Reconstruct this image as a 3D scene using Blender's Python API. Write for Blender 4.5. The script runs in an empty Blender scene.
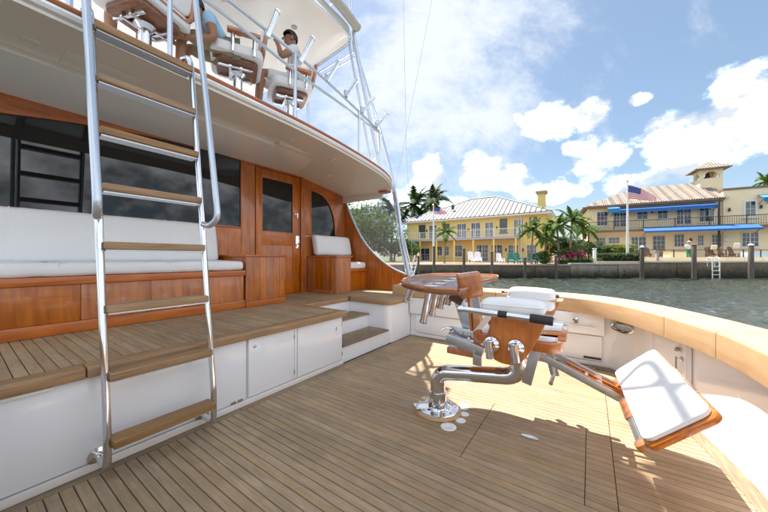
import bpy, bmesh, math, random
from mathutils import Vector, Matrix
random.seed(7)
R = math.radians
sc = bpy.context.scene
COL = sc.collection

# ------------------------------------------------------------------ camera, sky, sun, exposure
# world axes: +y = the way the camera looks, +x = right, z = 0 on the cockpit deck
EYE = 1.2
cam_d = bpy.data.cameras.new('camera'); cam = bpy.data.objects.new('camera', cam_d); COL.objects.link(cam)
cam_d.lens = 14.0; cam_d.sensor_width = 36.0; cam_d.clip_start = 0.03; cam_d.clip_end = 4000
cam_d.shift_y = 0.002
cam.location = (0, 0, EYE); cam.rotation_euler = (R(90), 0, 0)
sc.camera = cam

BOAT = R(55.4)                       # the boat's own axes: X athwart to starboard, Y forward
SUN = Vector((-0.199, 0.4165, 1.0)).normalized()
sun_d = bpy.data.lights.new('sun', 'SUN'); sun = bpy.data.objects.new('sun', sun_d); COL.objects.link(sun)
sun_d.energy = 2.0; sun_d.angle = R(0.55); sun_d.color = (1.0, 0.94, 0.88)
sun.rotation_euler = (-SUN).to_track_quat('-Z', 'Y').to_euler()
sun.location = (0, 0, 60)

sc.view_settings.view_transform = 'Standard'; sc.view_settings.look = 'None'
sc.view_settings.gamma = 1.0; sc.view_settings.use_curve_mapping = False
sc.view_settings.exposure = 2.64

world = bpy.data.worlds.new('World'); sc.world = world; world.use_nodes = True
def build_world():
    nt = world.node_tree; N = nt.nodes; L = nt.links; N.clear()
    def n(t, **k):
        x = N.new(t)
        for a, b in k.items(): setattr(x, a, b)
        return x
    def m(op, a, b=None, c=None, clamp=False):
        x = n('ShaderNodeMath', operation=op); x.use_clamp = clamp
        for i, q in enumerate((a, b, c)):
            if q is None: continue
            if hasattr(q, 'links'): L.new(q, x.inputs[i])
            else: x.inputs[i].default_value = q
        return x.outputs[0]
    out = n('ShaderNodeOutputWorld'); bg = n('ShaderNodeBackground'); bg.inputs[1].default_value = 0.15
    sky = n('ShaderNodeTexSky', sky_type='NISHITA'); sky.sun_disc = False
    sky.sun_elevation = math.asin(SUN.z); sky.sun_rotation = math.atan2(SUN.x, SUN.y)
    sky.altitude = 0; sky.air_density = 1.0; sky.dust_density = 0.9; sky.ozone_density = 1.2
    tc = n('ShaderNodeTexCoord'); sep = n('ShaderNodeSeparateXYZ'); L.new(tc.outputs['Generated'], sep.inputs[0])
    az = m('ARCTAN2', sep.outputs[0], sep.outputs[1]); el = m('ARCSINE', sep.outputs[2])
    def noise(scale, detail, rough, vec, dist=0.0):
        x = n('ShaderNodeTexNoise'); x.inputs['Scale'].default_value = scale; x.inputs['Detail'].default_value = detail
        x.inputs['Roughness'].default_value = rough; x.inputs['Distortion'].default_value = dist; L.new(vec, x.inputs['Vector']); return x.outputs['Fac']
    comb = n('ShaderNodeCombineXYZ'); L.new(az, comb.inputs[0]); L.new(m('MULTIPLY', el, 1.25), comb.inputs[1])
    p = comb.outputs[0]
    n1 = noise(11.0, 9, 0.58, p); n2 = noise(3.2, 4, 0.5, p)
    up = n('ShaderNodeVectorMath', operation='ADD'); L.new(p, up.inputs[0]); up.inputs[1].default_value = (-0.02, 0.055, 0)
    n1u = noise(11.0, 9, 0.58, up.outputs[0]); sh1 = noise(6.0, 4, 0.5, p); sh2 = noise(6.0, 4, 0.5, up.outputs[0])
    # heaped clouds: azimuth, elevation, half width, half height (degrees), standing above the horizon
    blobs = [(30.0, 21.6, 6.0, 2.7), (34.5, 21.9, 3.6, 2.6), (27.0, 21.2, 3.2, 2.2), (35.9, 14.8, 4.6, 2.7), (33.5, 16.8, 3.0, 2.0), (40.3, 21.9, 1.7, 0.9),
             (45.0, 16.4, 5.6, 3.4), (50.2, 17.6, 4.6, 4.4), (55.5, 15.5, 5.0, 5.0), (47.5, 12.6, 6.0, 2.6), (17.5, 14.9, 5.6, 3.3), (22.5, 13.6, 4.6, 2.5), (8.7, 14.6, 3.8, 4.3),
             (28.3, 11.0, 6.0, 2.0), (40.6, 11.0, 4.0, 1.6), (5.0, 10.8, 5.0, 3.0), (12.0, 9.6, 5.0, 2.0), (-4.0, 12.0, 5.0, 4.0),
             (-30, 14, 12, 6), (-70, 16, 12, 6), (-110, 13, 14, 6), (-150, 17, 12, 7), (170, 13, 14, 6), (130, 17, 13, 6), (95, 14, 13, 6), (75, 18, 8, 5)]
    field = None
    for a, e, w, h in blobs:
        dx = m('DIVIDE', m('SUBTRACT', az, R(a)), R(w)); dy = m('DIVIDE', m('SUBTRACT', el, R(e)), R(h))
        r = m('SUBTRACT', 1.05, m('POWER', m('ADD', m('MULTIPLY', dx, dx), m('MULTIPLY', dy, dy)), 0.5))
        field = r if field is None else m('SMOOTH_MAX', field, r, 0.12)
    # broken cloud over the rest of the dome, about as much of it as in view
    rest = noise(1.9, 3, 0.45, tc.outputs['Generated'])
    away = n('ShaderNodeMapRange', interpolation_type='SMOOTHSTEP'); L.new(m('MAXIMUM', m('MULTIPLY', m('ABSOLUTE', az), 0.72), el), away.inputs[0]); away.inputs[1].default_value = 0.80; away.inputs[2].default_value = 1.0
    restf = m('SUBTRACT', m('MULTIPLY', m('SUBTRACT', rest, 0.40), 3.2), m('MULTIPLY', m('SUBTRACT', 1.0, away.outputs[0]), 6.0))
    field = m('MAXIMUM', field, restf)
    blue = n('ShaderNodeVectorMath', operation='SCALE'); L.new(sky.outputs[0], blue.inputs[0]); blue.inputs['Scale'].default_value = 0.185
    pale = n('ShaderNodeMix', data_type='RGBA'); pale.inputs['Factor'].default_value = 0.22; L.new(blue.outputs[0], pale.inputs['A']); pale.inputs['B'].default_value = (0.55, 0.78, 0.92, 1)
    f = m('ADD', field, m('MULTIPLY', m('SUBTRACT', n1, 0.5), 2.5))
    mr = n('ShaderNodeMapRange', interpolation_type='SMOOTHSTEP'); L.new(f, mr.inputs[0]); mr.inputs[1].default_value = 0.0; mr.inputs[2].default_value = 0.55
    cum = mr.outputs[0]
    # thin high cloud, streaked, all over the sky and thickest ahead
    mp = n('ShaderNodeMapping'); L.new(tc.outputs['Generated'], mp.inputs[0]); mp.inputs['Rotation'].default_value = (0.3, 0.5, 0.6); mp.inputs['Scale'].default_value = (1.0, 2.2, 1.3)
    ci = noise(4.2, 10, 0.66, mp.outputs[0], 0.15); cl = noise(1.3, 2, 0.5, mp.outputs[0])
    dx = m('DIVIDE', m('SUBTRACT', az, R(9)), R(24)); dy = m('DIVIDE', m('SUBTRACT', el, R(30)), R(22))
    veil = m('SUBTRACT', 1.0, m('POWER', m('ADD', m('MULTIPLY', dx, dx), m('MULTIPLY', dy, dy)), 0.5))
    veil = m('MAXIMUM', veil, m('MULTIPLY', m('SUBTRACT', cl, 0.56), 2.0))
    cf = m('ADD', m('MULTIPLY', veil, 1.1), m('MULTIPLY', m('SUBTRACT', ci, 0.5), 3.0))
    mr2 = n('ShaderNodeMapRange', interpolation_type='SMOOTHSTEP'); L.new(cf, mr2.inputs[0]); mr2.inputs[1].default_value = -0.1; mr2.inputs[2].default_value = 1.05; mr2.inputs[4].default_value = 0.82
    cir = mr2.outputs[0]
    shade = n('ShaderNodeMapRange'); L.new(m('ADD', m('MULTIPLY', m('SUBTRACT', n1, n1u), 0.6), m('SUBTRACT', sh1, sh2)), shade.inputs[0]); shade.inputs[1].default_value = -0.13; shade.inputs[2].default_value = 0.24
    cc = n('ShaderNodeMix', data_type='RGBA'); L.new(shade.outputs[0], cc.inputs['Factor'])
    cc.inputs['A'].default_value = (0.85, 0.93, 1.03, 1); cc.inputs['B'].default_value = (3.3, 3.42, 3.6, 1)
    m1 = n('ShaderNodeMix', data_type='RGBA'); L.new(cir, m1.inputs['Factor']); L.new(pale.outputs['Result'], m1.inputs['A']); m1.inputs['B'].default_value = (1.12, 1.17, 1.24, 1)
    m2 = n('ShaderNodeMix', data_type='RGBA'); L.new(cum, m2.inputs['Factor']); L.new(m1.outputs['Result'], m2.inputs['A']); L.new(cc.outputs['Result'], m2.inputs['B'])
    L.new(m2.outputs['Result'], bg.inputs[0]); L.new(bg.outputs[0], out.inputs[0])
build_world()

# ------------------------------------------------------------------ mesh helpers
class MB:
    def __init__(s): s.v = []; s.f = []; s.m = []
    def add(s, vs, fs, m=0):
        o = len(s.v); s.v += [tuple(x) for x in vs]; s.f += [tuple(i + o for i in q) for q in fs]; s.m += [m] * len(fs); return s
    def box(s, x0, x1, y0, y1, z0, z1, m=0):
        return s.add([(x0,y0,z0),(x1,y0,z0),(x1,y1,z0),(x0,y1,z0),(x0,y0,z1),(x1,y0,z1),(x1,y1,z1),(x0,y1,z1)],
                     [(3,2,1,0),(4,5,6,7),(0,1,5,4),(1,2,6,5),(2,3,7,6),(3,0,4,7)], m)
    def obox(s, c, a, b, d, m=0):                 # centre and three half axes
        c, a, b, d = map(Vector, (c, a, b, d)); vs = []
        for k in (-1, 1):
            for i, j in ((-1,-1),(1,-1),(1,1),(-1,1)): vs.append(c + a*i + b*j + d*k)
        return s.add(vs, [(3,2,1,0),(4,5,6,7),(0,1,5,4),(1,2,6,5),(2,3,7,6),(3,0,4,7)], m)
    def prism(s, poly, fn, t0, t1, m=0):          # fn(a, b, t) -> point
        n = len(poly); vs = [fn(a, b, t0) for a, b in poly] + [fn(a, b, t1) for a, b in poly]
        fs = [tuple(range(n))[::-1], tuple(range(n, 2*n))] + [(i, (i+1) % n, n + (i+1) % n, n + i) for i in range(n)]
        return s.add(vs, fs, m)
    def bar(s, p, q, w, h, up=(0,0,1), m=0):      # rectangular bar
        p, q = Vector(p), Vector(q); d = q - p; L = d.length; d = d / L; u = Vector(up)
        b = d.cross(u)
        if b.length < 1e-4: b = d.cross(Vector((1,0,0)))
        b.normalize(); u = b.cross(d)
        return s.obox((p+q)/2, d*L/2, b*w/2, u*h/2, m)
    def tube(s, path, r, n=10, cap=True, m=0):
        P = [Vector(p) for p in path]; k = len(P); rs = r if isinstance(r, (list, tuple)) else [r]*k
        T = []
        for i in range(k):
            t = (P[min(i+1,k-1)] - P[max(i-1,0)]); T.append(t.normalized())
        u = T[0].orthogonal().normalized(); vs = []
        for i in range(k):
            if i: u = (u - T[i]*u.dot(T[i])).normalized()
            w = T[i].cross(u)
            for j in range(n):
                a = 2*math.pi*j/n; vs.append(P[i] + (u*math.cos(a) + w*math.sin(a))*rs[i])
        fs = [(i*n+j, i*n+(j+1)%n, (i+1)*n+(j+1)%n, (i+1)*n+j) for i in range(k-1) for j in range(n)]
        if cap: fs += [tuple(range(n))[::-1], tuple(range((k-1)*n, k*n))]
        return s.add(vs, fs, m)
    def lathe(s, prof, c=(0,0,0), axis=(0,0,1), n=24, m=0):   # prof: (radius, height)
        ax = Vector(axis).normalized(); u = ax.orthogonal().normalized(); w = ax.cross(u); c = Vector(c); vs = []
        for r, h in prof:
            for j in range(n):
                a = 2*math.pi*j/n; vs.append(c + ax*h + (u*math.cos(a) + w*math.sin(a))*max(r, 1e-5))
        k = len(prof)
        fs = [(i*n+j, i*n+(j+1)%n, (i+1)*n+(j+1)%n, (i+1)*n+j) for i in range(k-1) for j in range(n)]
        fs += [tuple(range(n))[::-1], tuple(range((k-1)*n, k*n))]
        return s.add(vs, fs, m)
    def grid(s, fn, nu, nv, m=0):                 # fn(i/nu, j/nv) -> point
        vs = [fn(i/nu, j/nv) for i in range(nu+1) for j in range(nv+1)]
        fs = [(i*(nv+1)+j, (i+1)*(nv+1)+j, (i+1)*(nv+1)+j+1, i*(nv+1)+j+1) for i in range(nu) for j in range(nv)]
        return s.add(vs, fs, m)
    def mesh(s, name, mats, origin=(0,0,0), bevel=0, seg=2, smooth=35, recalc=True, subd=0):
        me = bpy.data.meshes.new(name); o = Vector(origin)
        me.from_pydata([Vector(v) - o for v in s.v], [], s.f)
        if not isinstance(mats, (list, tuple)): mats = [mats]
        for q in mats: me.materials.append(q)
        if any(s.m): me.polygons.foreach_set('material_index', s.m)
        bm = bmesh.new(); bm.from_mesh(me)
        if recalc: bmesh.ops.recalc_face_normals(bm, faces=bm.faces)
        if bevel:
            bm.edges.ensure_lookup_table()
            es = [e for e in bm.edges if len(e.link_faces) == 2 and e.calc_face_angle(0) > R(28)]
            bmesh.ops.bevel(bm, geom=es, offset=bevel, segments=seg, affect='EDGES', profile=0.6, clamp_overlap=True)
        bm.to_mesh(me); bm.free()
        if smooth:
            me.polygons.foreach_set('use_smooth', [True]*len(me.polygons)); me.set_sharp_from_angle(angle=R(smooth))
        return me
def soft_block(c, h, r, mat, name, origin, seams=0, crown=0.012, lean=0.0, wr=0.003, step=0.03, face=2):
    # soft block: rounded edges, crowned panels between seams, faint wrinkles; face = axis that crowns
    from mathutils import noise as nz
    bm = bmesh.new(); hx, hy, hz = h
    n = [max(3, int(2*q/step)) for q in h]
    def side(ax, sg):
        a, b = [q for q in range(3) if q != ax]
        grid = []
        for i in range(n[a]+1):
            row = []
            for j in range(n[b]+1):
                p = [0,0,0]; p[ax] = sg*h[ax]; p[a] = -h[a]+2*h[a]*i/n[a]; p[b] = -h[b]+2*h[b]*j/n[b]; row.append(bm.verts.new(p))
            grid.append(row)
        for i in range(n[a]):
            for j in range(n[b]):
                q = [grid[i][j], grid[i+1][j], grid[i+1][j+1], grid[i][j+1]]; bm.faces.new(q)
    for ax in range(3):
        for sg in (-1, 1): side(ax, sg)
    bmesh.ops.remove_doubles(bm, verts=bm.verts, dist=1e-4); bmesh.ops.recalc_face_normals(bm, faces=bm.faces)
    for v in bm.verts:
        p = v.co; q = Vector([max(-(h[k]-r), min(h[k]-r, p[k])) for k in range(3)]); d = p - q
        if d.length > 1e-6: p = q + d.normalized()*r
        t = (p.x/hx+1)/2*(seams+1); f = t - math.floor(t); val = abs(math.sin(math.pi*f))**0.45 if seams else 1.0
        b2 = p.y/hy if face == 2 else p.z/hz
        cr = crown*(1-min(1, abs(b2))**2.5)*val
        if face == 2: p.z += cr if p.z > 0 else 0
        else: p.y -= cr if p.y < 0 else 0
        if seams and val < 0.55: p = p - Vector((0, 0.004 if p.y < 0 else 0, 0.004 if p.z > 0 else 0))
        w = Vector(c) + p; p = p + Vector((0,1,1))*wr*nz.noise(w*9) + Vector((0,1,1))*wr*0.5*nz.noise(w*23)
        p.y += (p.z+hz)*lean; v.co = p + Vector(c) - Vector(origin)
    me = bpy.data.meshes.new(name); bm.to_mesh(me); bm.free(); me.materials.append(mat)
    me.polygons.foreach_set('use_smooth', [True]*len(me.polygons)); return me
def put(name, me, parent=None, loc=(0,0,0), rot=(0,0,0), kind=None):
    o = bpy.data.objects.new(name, me); COL.objects.link(o); o.parent = parent; o.location = loc; o.rotation_euler = rot
    if kind: o['kind'] = kind
    return o
def tag(o, label=None, cat=None, group=None, kind=None):
    if label: o['label'] = label
    if cat: o['category'] = cat
    if group: o['group'] = group
    if kind: o['kind'] = kind
    return o
def b2w(X, Y, Z=0.0):                              # boat coordinates -> world
    return Vector((X*math.cos(BOAT) - Y*math.sin(BOAT), X*math.sin(BOAT) + Y*math.cos(BOAT), Z))
def thing(name, label, cat, loc=(0,0,0), rz=0.0, group=None):
    o = bpy.data.objects.new(name, None); COL.objects.link(o); o.location = loc; o.rotation_euler = (0,0,rz); o.empty_display_size = 0.2
    return tag(o, label, cat, group)
def copy_tree(o, parent=None):
    c = o.copy(); COL.objects.link(c); c.parent = parent
    for ch in list(o.children): copy_tree(ch, c)
    return c
class Kit:                                        # builds the parts of one thing in boat coordinates
    def __init__(s, root, base=(0,0,0)): s.root = root; s.base = base
    def part(s, name, mb, mat, parent=None, **k):
        return put(name, mb.mesh(name, mat, s.base, **k), parent or s.root)
def fillet(pts, r, n=6):                          # rounded polyline
    P = [Vector(p) for p in pts]; out = [P[0]]
    for i in range(1, len(P)-1):
        a, b, c = P[i-1], P[i], P[i+1]; d1 = (a-b); d2 = (c-b); q = min(r, d1.length*0.49, d2.length*0.49)
        s_, e_ = b + d1.normalized()*q, b + d2.normalized()*q
        for k in range(n+1):
            t = k/n; out.append(s_*(1-t)**2 + b*2*t*(1-t) + e_*t*t)
    return out + [P[-1]]
def catmull(pts, n=8):
    P = [Vector((*p, 0)) if len(p) == 2 else Vector(p) for p in pts]; out = []
    for i in range(len(P)-1):
        p0, p1, p2, p3 = P[max(i-1,0)], P[i], P[i+1], P[min(i+2, len(P)-1)]
        for k in range(n):
            t = k/n; out.append(0.5*((2*p1) + (p2-p0)*t + (2*p0-5*p1+4*p2-p3)*t*t + (3*p1-p0-3*p2+p3)*t**3))
    return out + [P[-1]]

# ------------------------------------------------------------------ materials
def newmat(name):
    mt = bpy.data.materials.new(name); mt.use_nodes = True; nt = mt.node_tree
    return mt, nt, nt.nodes['Principled BSDF']
def simple(name, col, rough=0.5, metal=0.0, coat=0.0, var=0.0, vscale=6.0, bump=0.0, bscale=40.0, spec=None):
    mt, nt, b = newmat(name); b.inputs['Base Color'].default_value = (*col, 1); b.inputs['Roughness'].default_value = rough
    b.inputs['Metallic'].default_value = metal; b.inputs['Coat Weight'].default_value = coat; b.inputs['Coat Roughness'].default_value = 0.06
    if spec is not None: b.inputs['Specular IOR Level'].default_value = spec
    N, L = nt.nodes, nt.links
    tc = N.new('ShaderNodeTexCoord')
    if var:
        nz = N.new('ShaderNodeTexNoise'); nz.inputs['Scale'].default_value = vscale; nz.inputs['Detail'].default_value = 6; L.new(tc.outputs['Object'], nz.inputs['Vector'])
        mx = N.new('ShaderNodeMix'); mx.data_type = 'RGBA'; L.new(nz.outputs['Fac'], mx.inputs['Factor'])
        mx.inputs['A'].default_value = (*[c*(1-var) for c in col], 1); mx.inputs['B'].default_value = (*[min(1, c*(1+var)) for c in col], 1)
        L.new(mx.outputs['Result'], b.inputs['Base Color'])
        mr = N.new('ShaderNodeMapRange'); L.new(nz.outputs['Fac'], mr.inputs[0]); mr.inputs[3].default_value = max(0.02, rough*0.75); mr.inputs[4].default_value = min(1, rough*1.3); L.new(mr.outputs[0], b.inputs['Roughness'])
    if bump:
        nb = N.new('ShaderNodeTexNoise'); nb.inputs['Scale'].default_value = bscale; nb.inputs['Detail'].default_value = 4; L.new(tc.outputs['Object'], nb.inputs['Vector'])
        bp = N.new('ShaderNodeBump'); bp.inputs['Strength'].default_value = bump; bp.inputs['Distance'].default_value = 0.01; L.new(nb.outputs['Fac'], bp.inputs['Height']); L.new(bp.outputs[0], b.inputs['Normal'])
    return mt
def wood(name, dark, light, stretch=(1,1,1), scale=14.0, rough=0.5, coat=0.0, bump=0.15, rnd=0.25, stain=0.0, coat_rough=0.05):
    mt, nt, b = newmat(name); N, L = nt.nodes, nt.links
    tc = N.new('ShaderNodeTexCoord'); oi = N.new('ShaderNodeObjectInfo')
    ad = N.new('ShaderNodeVectorMath'); ad.operation = 'ADD'; L.new(tc.outputs['Object'], ad.inputs[0])
    ml = N.new('ShaderNodeMath'); ml.operation = 'MULTIPLY'; L.new(oi.outputs['Random'], ml.inputs[0]); ml.inputs[1].default_value = 23.0; L.new(ml.outputs[0], ad.inputs[1])
    mp = N.new('ShaderNodeMapping'); mp.inputs['Scale'].default_value = stretch; L.new(ad.outputs[0], mp.inputs[0])
    nz = N.new('ShaderNodeTexNoise'); nz.inputs['Scale'].default_value = scale; nz.inputs['Detail'].default_value = 8; nz.inputs['Roughness'].default_value = 0.62; nz.inputs['Distortion'].default_value = 0.6; L.new(mp.outputs[0], nz.inputs['Vector'])
    cr = N.new('ShaderNodeValToRGB'); cr.color_ramp.elements[0].position = 0.28; cr.color_ramp.elements[0].color = (*dark, 1); cr.color_ramp.elements[1].position = 0.72; cr.color_ramp.elements[1].color = (*light, 1); L.new(nz.outputs['Fac'], cr.inputs[0])
    hs = N.new('ShaderNodeHueSaturation'); L.new(cr.outputs[0], hs.inputs['Color'])
    mr = N.new('ShaderNodeMapRange'); L.new(oi.outputs['Random'], mr.inputs[0]); mr.inputs[3].default_value = 1-rnd; mr.inputs[4].default_value = 1+rnd; L.new(mr.outputs[0], hs.inputs['Value'])
    mr2 = N.new('ShaderNodeMapRange'); ml2 = N.new('ShaderNodeMath'); ml2.operation = 'FRACT'; ml3 = N.new('ShaderNodeMath'); ml3.operation = 'MULTIPLY'; ml3.inputs[1].default_value = 7.31
    L.new(oi.outputs['Random'], ml3.inputs[0]); L.new(ml3.outputs[0], ml2.inputs[0]); L.new(ml2.outputs[0], mr2.inputs[0]); mr2.inputs[3].default_value = 1-rnd*0.9; mr2.inputs[4].default_value = 1+rnd*0.7; L.new(mr2.outputs[0], hs.inputs['Saturation'])
    src = hs.outputs[0]
    if stain:
        ge = N.new('ShaderNodeNewGeometry'); ns = N.new('ShaderNodeTexNoise'); ns.inputs['Scale'].default_value = 2.3; ns.inputs['Detail'].default_value = 7; ns.inputs['Roughness'].default_value = 0.65; L.new(ge.outputs['Position'], ns.inputs['Vector'])
        ms = N.new('ShaderNodeMapRange'); L.new(ns.outputs['Fac'], ms.inputs[0]); ms.inputs[1].default_value = 0.35; ms.inputs[2].default_value = 0.7; ms.inputs[3].default_value = 1-stain; ms.inputs[4].default_value = 1+stain*0.5
        mm = N.new('ShaderNodeVectorMath'); mm.operation = 'SCALE'; L.new(src, mm.inputs[0]); L.new(ms.outputs[0], mm.inputs['Scale']); src = mm.outputs[0]
    L.new(src, b.inputs['Base Color']); b.inputs['Roughness'].default_value = rough; b.inputs['Coat Weight'].default_value = coat; b.inputs['Coat Roughness'].default_value = coat_rough
    if bump:
        bp = N.new('ShaderNodeBump'); bp.inputs['Strength'].default_value = bump; bp.inputs['Distance'].default_value = 0.004; L.new(nz.outputs['Fac'], bp.inputs['Height']); L.new(bp.outputs[0], b.inputs['Normal'])
    return mt
M = {}
M['deck'] = wood('weathered_teak', (0.315, 0.208, 0.116), (0.48, 0.345, 0.204), (6, 0.5, 6), 9.0, 0.62, 0, 0.22, 0.10, 0.20)
M['deck_x'] = wood('weathered_teak_cross', (0.19, 0.125, 0.07), (0.37, 0.26, 0.16), (0.5, 6, 6), 9.0, 0.6, 0, 0.25, 0.12, 0.2)
M['caulk'] = simple('black_caulk', (0.058, 0.042, 0.029), 0.7)
M['tread'] = wood('teak_tread', (0.22, 0.12, 0.05), (0.42, 0.25, 0.12), (0.5, 7, 7), 8.0, 0.5, 0, 0.25, 0.15)
M['coaming'] = wood('bare_teak_board', (0.49, 0.31, 0.155), (0.60, 0.40, 0.215), (1.5, 1.5, 7), 3.0, 0.5, 0.0, 0.05, 0.04)
M['varnish'] = wood('varnished_teak', (0.31, 0.072, 0.010), (0.64, 0.205, 0.034), (3.0, 3.0, 0.4), 5.0, 0.36, 0.38, 0.03, 0.10, 0.18, 0.06)
M['varnish_h'] = wood('varnished_teak_rail', (0.36, 0.075, 0.011), (0.64, 0.195, 0.035), (0.4, 3.0, 4.0), 5.0, 0.36, 0.38, 0.03, 0.08, 0.1, 0.06)
M['burl'] = wood('varnished_chair_wood', (0.30, 0.070, 0.010), (0.60, 0.20, 0.034), (4.0, 4.0, 0.7), 6.0, 0.3, 1.0, 0.02, 0.10, 0, 0.04)
M['burl_t'] = wood('mottled_table_wood', (0.10, 0.035, 0.014), (0.30, 0.12, 0.05), (3, 1.2, 3), 7.0, 0.42, 0.35, 0.02, 0.10, 0, 0.04)
M['white'] = simple('white_gelcoat', (0.85, 0.86, 0.88), 0.15, 0, 0.6, 0.03, 2.0)
M['soffit'] = simple('cream_gelcoat', (0.82, 0.78, 0.73), 0.3, 0, 0.2, 0.03, 1.5)
M['vinyl'] = simple('white_vinyl', (0.80, 0.80, 0.80), 0.55, 0, 0, 0.03, 5.0, 0.12, 9.0)
M['steel'] = simple('polished_steel', (0.72, 0.73, 0.75), 0.10, 1.0, 0, 0.05, 8.0)
M['brushed'] = simple('satin_aluminium', (0.62, 0.64, 0.66), 0.32, 1.0, 0, 0.06, 10.0)
M['alum'] = simple('white_powdered_aluminium', (0.58, 0.64, 0.72), 0.25, 0.55, 0.3, 0.05, 6.0)
M['black'] = simple('black_rubber', (0.02, 0.02, 0.022), 0.6, 0, 0, 0.2, 20)
M['bframe'] = simple('black_window_frame', (0.012, 0.012, 0.013), 0.35)
M['dglass'] = simple('dark_glass', (0.006, 0.007, 0.008), 0.02, 0.0, 0.0, spec=0.55)
M['grey'] = simple('grey_plastic', (0.35, 0.35, 0.35), 0.5, 0, 0, 0.05)
M['lamp'] = simple('lamp_lens', (0.75, 0.72, 0.65), 0.2)
def curtain_mat():
    mt, nt, b = newmat('clear_vinyl'); N, L = nt.nodes, nt.links
    tr = N.new('ShaderNodeBsdfTransparent'); mx = N.new('ShaderNodeMixShader'); mx.inputs[0].default_value = 0.10
    b.inputs['Base Color'].default_value = (0.75, 0.78, 0.8, 1); b.inputs['Roughness'].default_value = 0.15
    L.new(tr.outputs[0], mx.inputs[1]); L.new(b.outputs[0], mx.inputs[2]); L.new(mx.outputs[0], N['Material Output'].inputs['Surface']); return mt
M['curtain'] = curtain_mat()

# ================================================================== THE BOAT
boat = thing('sportfishing_boat', 'large sportfishing boat with teak cockpit, varnished cabin wall and white overhang', 'boat', (0,0,0), BOAT)
K = Kit(boat)

def resample(path, n):
    P = [Vector(p) for p in path]; d = [0]
    for i in range(1, len(P)): d.append(d[-1] + (P[i]-P[i-1]).length)
    out = []; j = 0
    for k in range(n+1):
        t = d[-1]*k/n
        while j < len(P)-2 and d[j+1] < t: j += 1
        f = (t-d[j])/max(1e-9, d[j+1]-d[j]); out.append(P[j].lerp(P[j+1], min(1, max(0, f))))
    return out
def offset_path(P, w):                            # to the outer side of a path that runs starboard -> transom -> port
    out = []
    for i in range(len(P)):
        t = (P[min(i+1, len(P)-1)] - P[max(i-1, 0)]).normalized(); out.append(P[i] + Vector((-t.y, t.x, 0))*w)
    return out
def sweep(mb, P, prof, w0=None):                  # prof: (outward, z), closed
    n = len(prof); vs = []
    rows = [offset_path(P, a) for a, z in prof]
    for i in range(len(P)):
        for q in range(n): p = rows[q][i]; vs.append((p.x, p.y, prof[q][1]))
    fs = [(i*n+q, i*n+(q+1)%n, (i+1)*n+(q+1)%n, (i+1)*n+q) for i in range(len(P)-1) for q in range(n)]
    fs += [tuple(range(n))[::-1], tuple(range((len(P)-1)*n, len(P)*n))]
    return mb.add(vs, fs)

half = [(4.03,2.62),(4.03,1.2),(4.03,0.62),(3.985,0.2),(3.78,-0.1),(3.35,-0.365),(2.62,-0.625),(2.0,-0.69)]
cpath = catmull(half, 10); cpath = cpath + [Vector((4.0-p.x, p.y, 0)) for p in cpath[::-1][1:]]
cpath = [Vector((p.x, p.y, 0)) for p in cpath]
wall_half = [(4.07,2.30),(4.07,0.4),(4.07,-0.16),(4.0,-0.285),(3.85,-0.37),(2.93,-0.637),(2.34,-0.738),(2.0,-0.75)]
wpath = resample(catmull(wall_half, 8), 60); wpath = wpath + [Vector((4.0-p.x, p.y, 0)) for p in wpath[::-1][1:]]

# covering board: one teak board after another, scarfed end to end
board_prof = [(0.0,0.59),(0.0,0.742),(0.014,0.758),(0.285,0.768),(0.305,0.755),(0.305,0.715),(0.035,0.712),(0.03,0.59)]
cov = put('covering_board', None, boat)
C = resample(cpath, 240)
def nearest(x, y): return min(range(len(C)), key=lambda i: (C[i].x-x)**2 + (C[i].y-y)**2)
cuts = [0, nearest(4.03,1.0), nearest(3.12,-0.47), nearest(2.62,-0.625), nearest(1.5,-0.63), nearest(0.5,-0.3), len(C)-1]
for a, b in zip(cuts[:-1], cuts[1:]):
    seg = [Vector(p) for p in C[a:b+1]]
    seg[0] = seg[0].lerp(seg[1], 0.06); seg[-1] = seg[-1].lerp(seg[-2], 0.06)
    put('teak_board', sweep(MB(), seg, board_prof).mesh('teak_board', M['coaming'], bevel=0.004, seg=2), cov)
# inner liner of the cockpit, hull outside
K.part('cockpit_liner', sweep(MB(), wpath, [(0.0,-0.02),(0.0,0.7),(0.03,0.7),(0.03,-0.02)]), M['white'])
hp = offset_path(resample(cpath, 80), 0.33)
K.part('hull_side', sweep(MB(), hp, [(-0.02,0.71),(0.0,0.71),(-0.02,0.2),(-0.12,-1.0),(-0.16,-1.0),(-0.06,0.2)]), M['white'])
K.part('sole_toe', sweep(MB(), wpath, [(-0.022,0.0),(-0.022,0.035),(-0.004,0.05),(-0.001,0.05),(-0.001,0.0)]), M['soffit'], bevel=0.003)
# starboard locker and its fittings
lk = K.part('side_locker', MB().box(4.005,4.068,-0.13,2.29,0.345,0.585), M['white'], bevel=0.012)
K.part('locker_door', MB().box(4.045,4.066,-0.11,0.9,0.06,0.33), M['white'], bevel=0.008)
K.part('locker_door', MB().box(4.045,4.066,0.92,2.2,0.06,0.33), M['white'], bevel=0.008)
K.part('drain_slot', MB().box(4.035,4.044,-0.1,0.06,0.075,0.095), M['black'])
for y in (0.36, 0.13):
    K.part('hose_tap', MB().lathe([(0.03,0),(0.03,0.008),(0.012,0.012),(0.012,0.03),(0.026,0.034),(0.028,0.05),(0.018,0.058)], (4.004,y,0.495), (-1,0,0), 16), M['steel'], lk)
K.part('rod_rail', MB().tube([(3.985,0.55,0.44),(3.985,-0.05,0.43)], 0.006, 8).tube([(4.005,0.5,0.44),(3.985,0.5,0.44)],0.005,6).tube([(4.005,0.0,0.43),(3.985,0.0,0.43)],0.005,6), M['steel'], lk)
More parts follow.
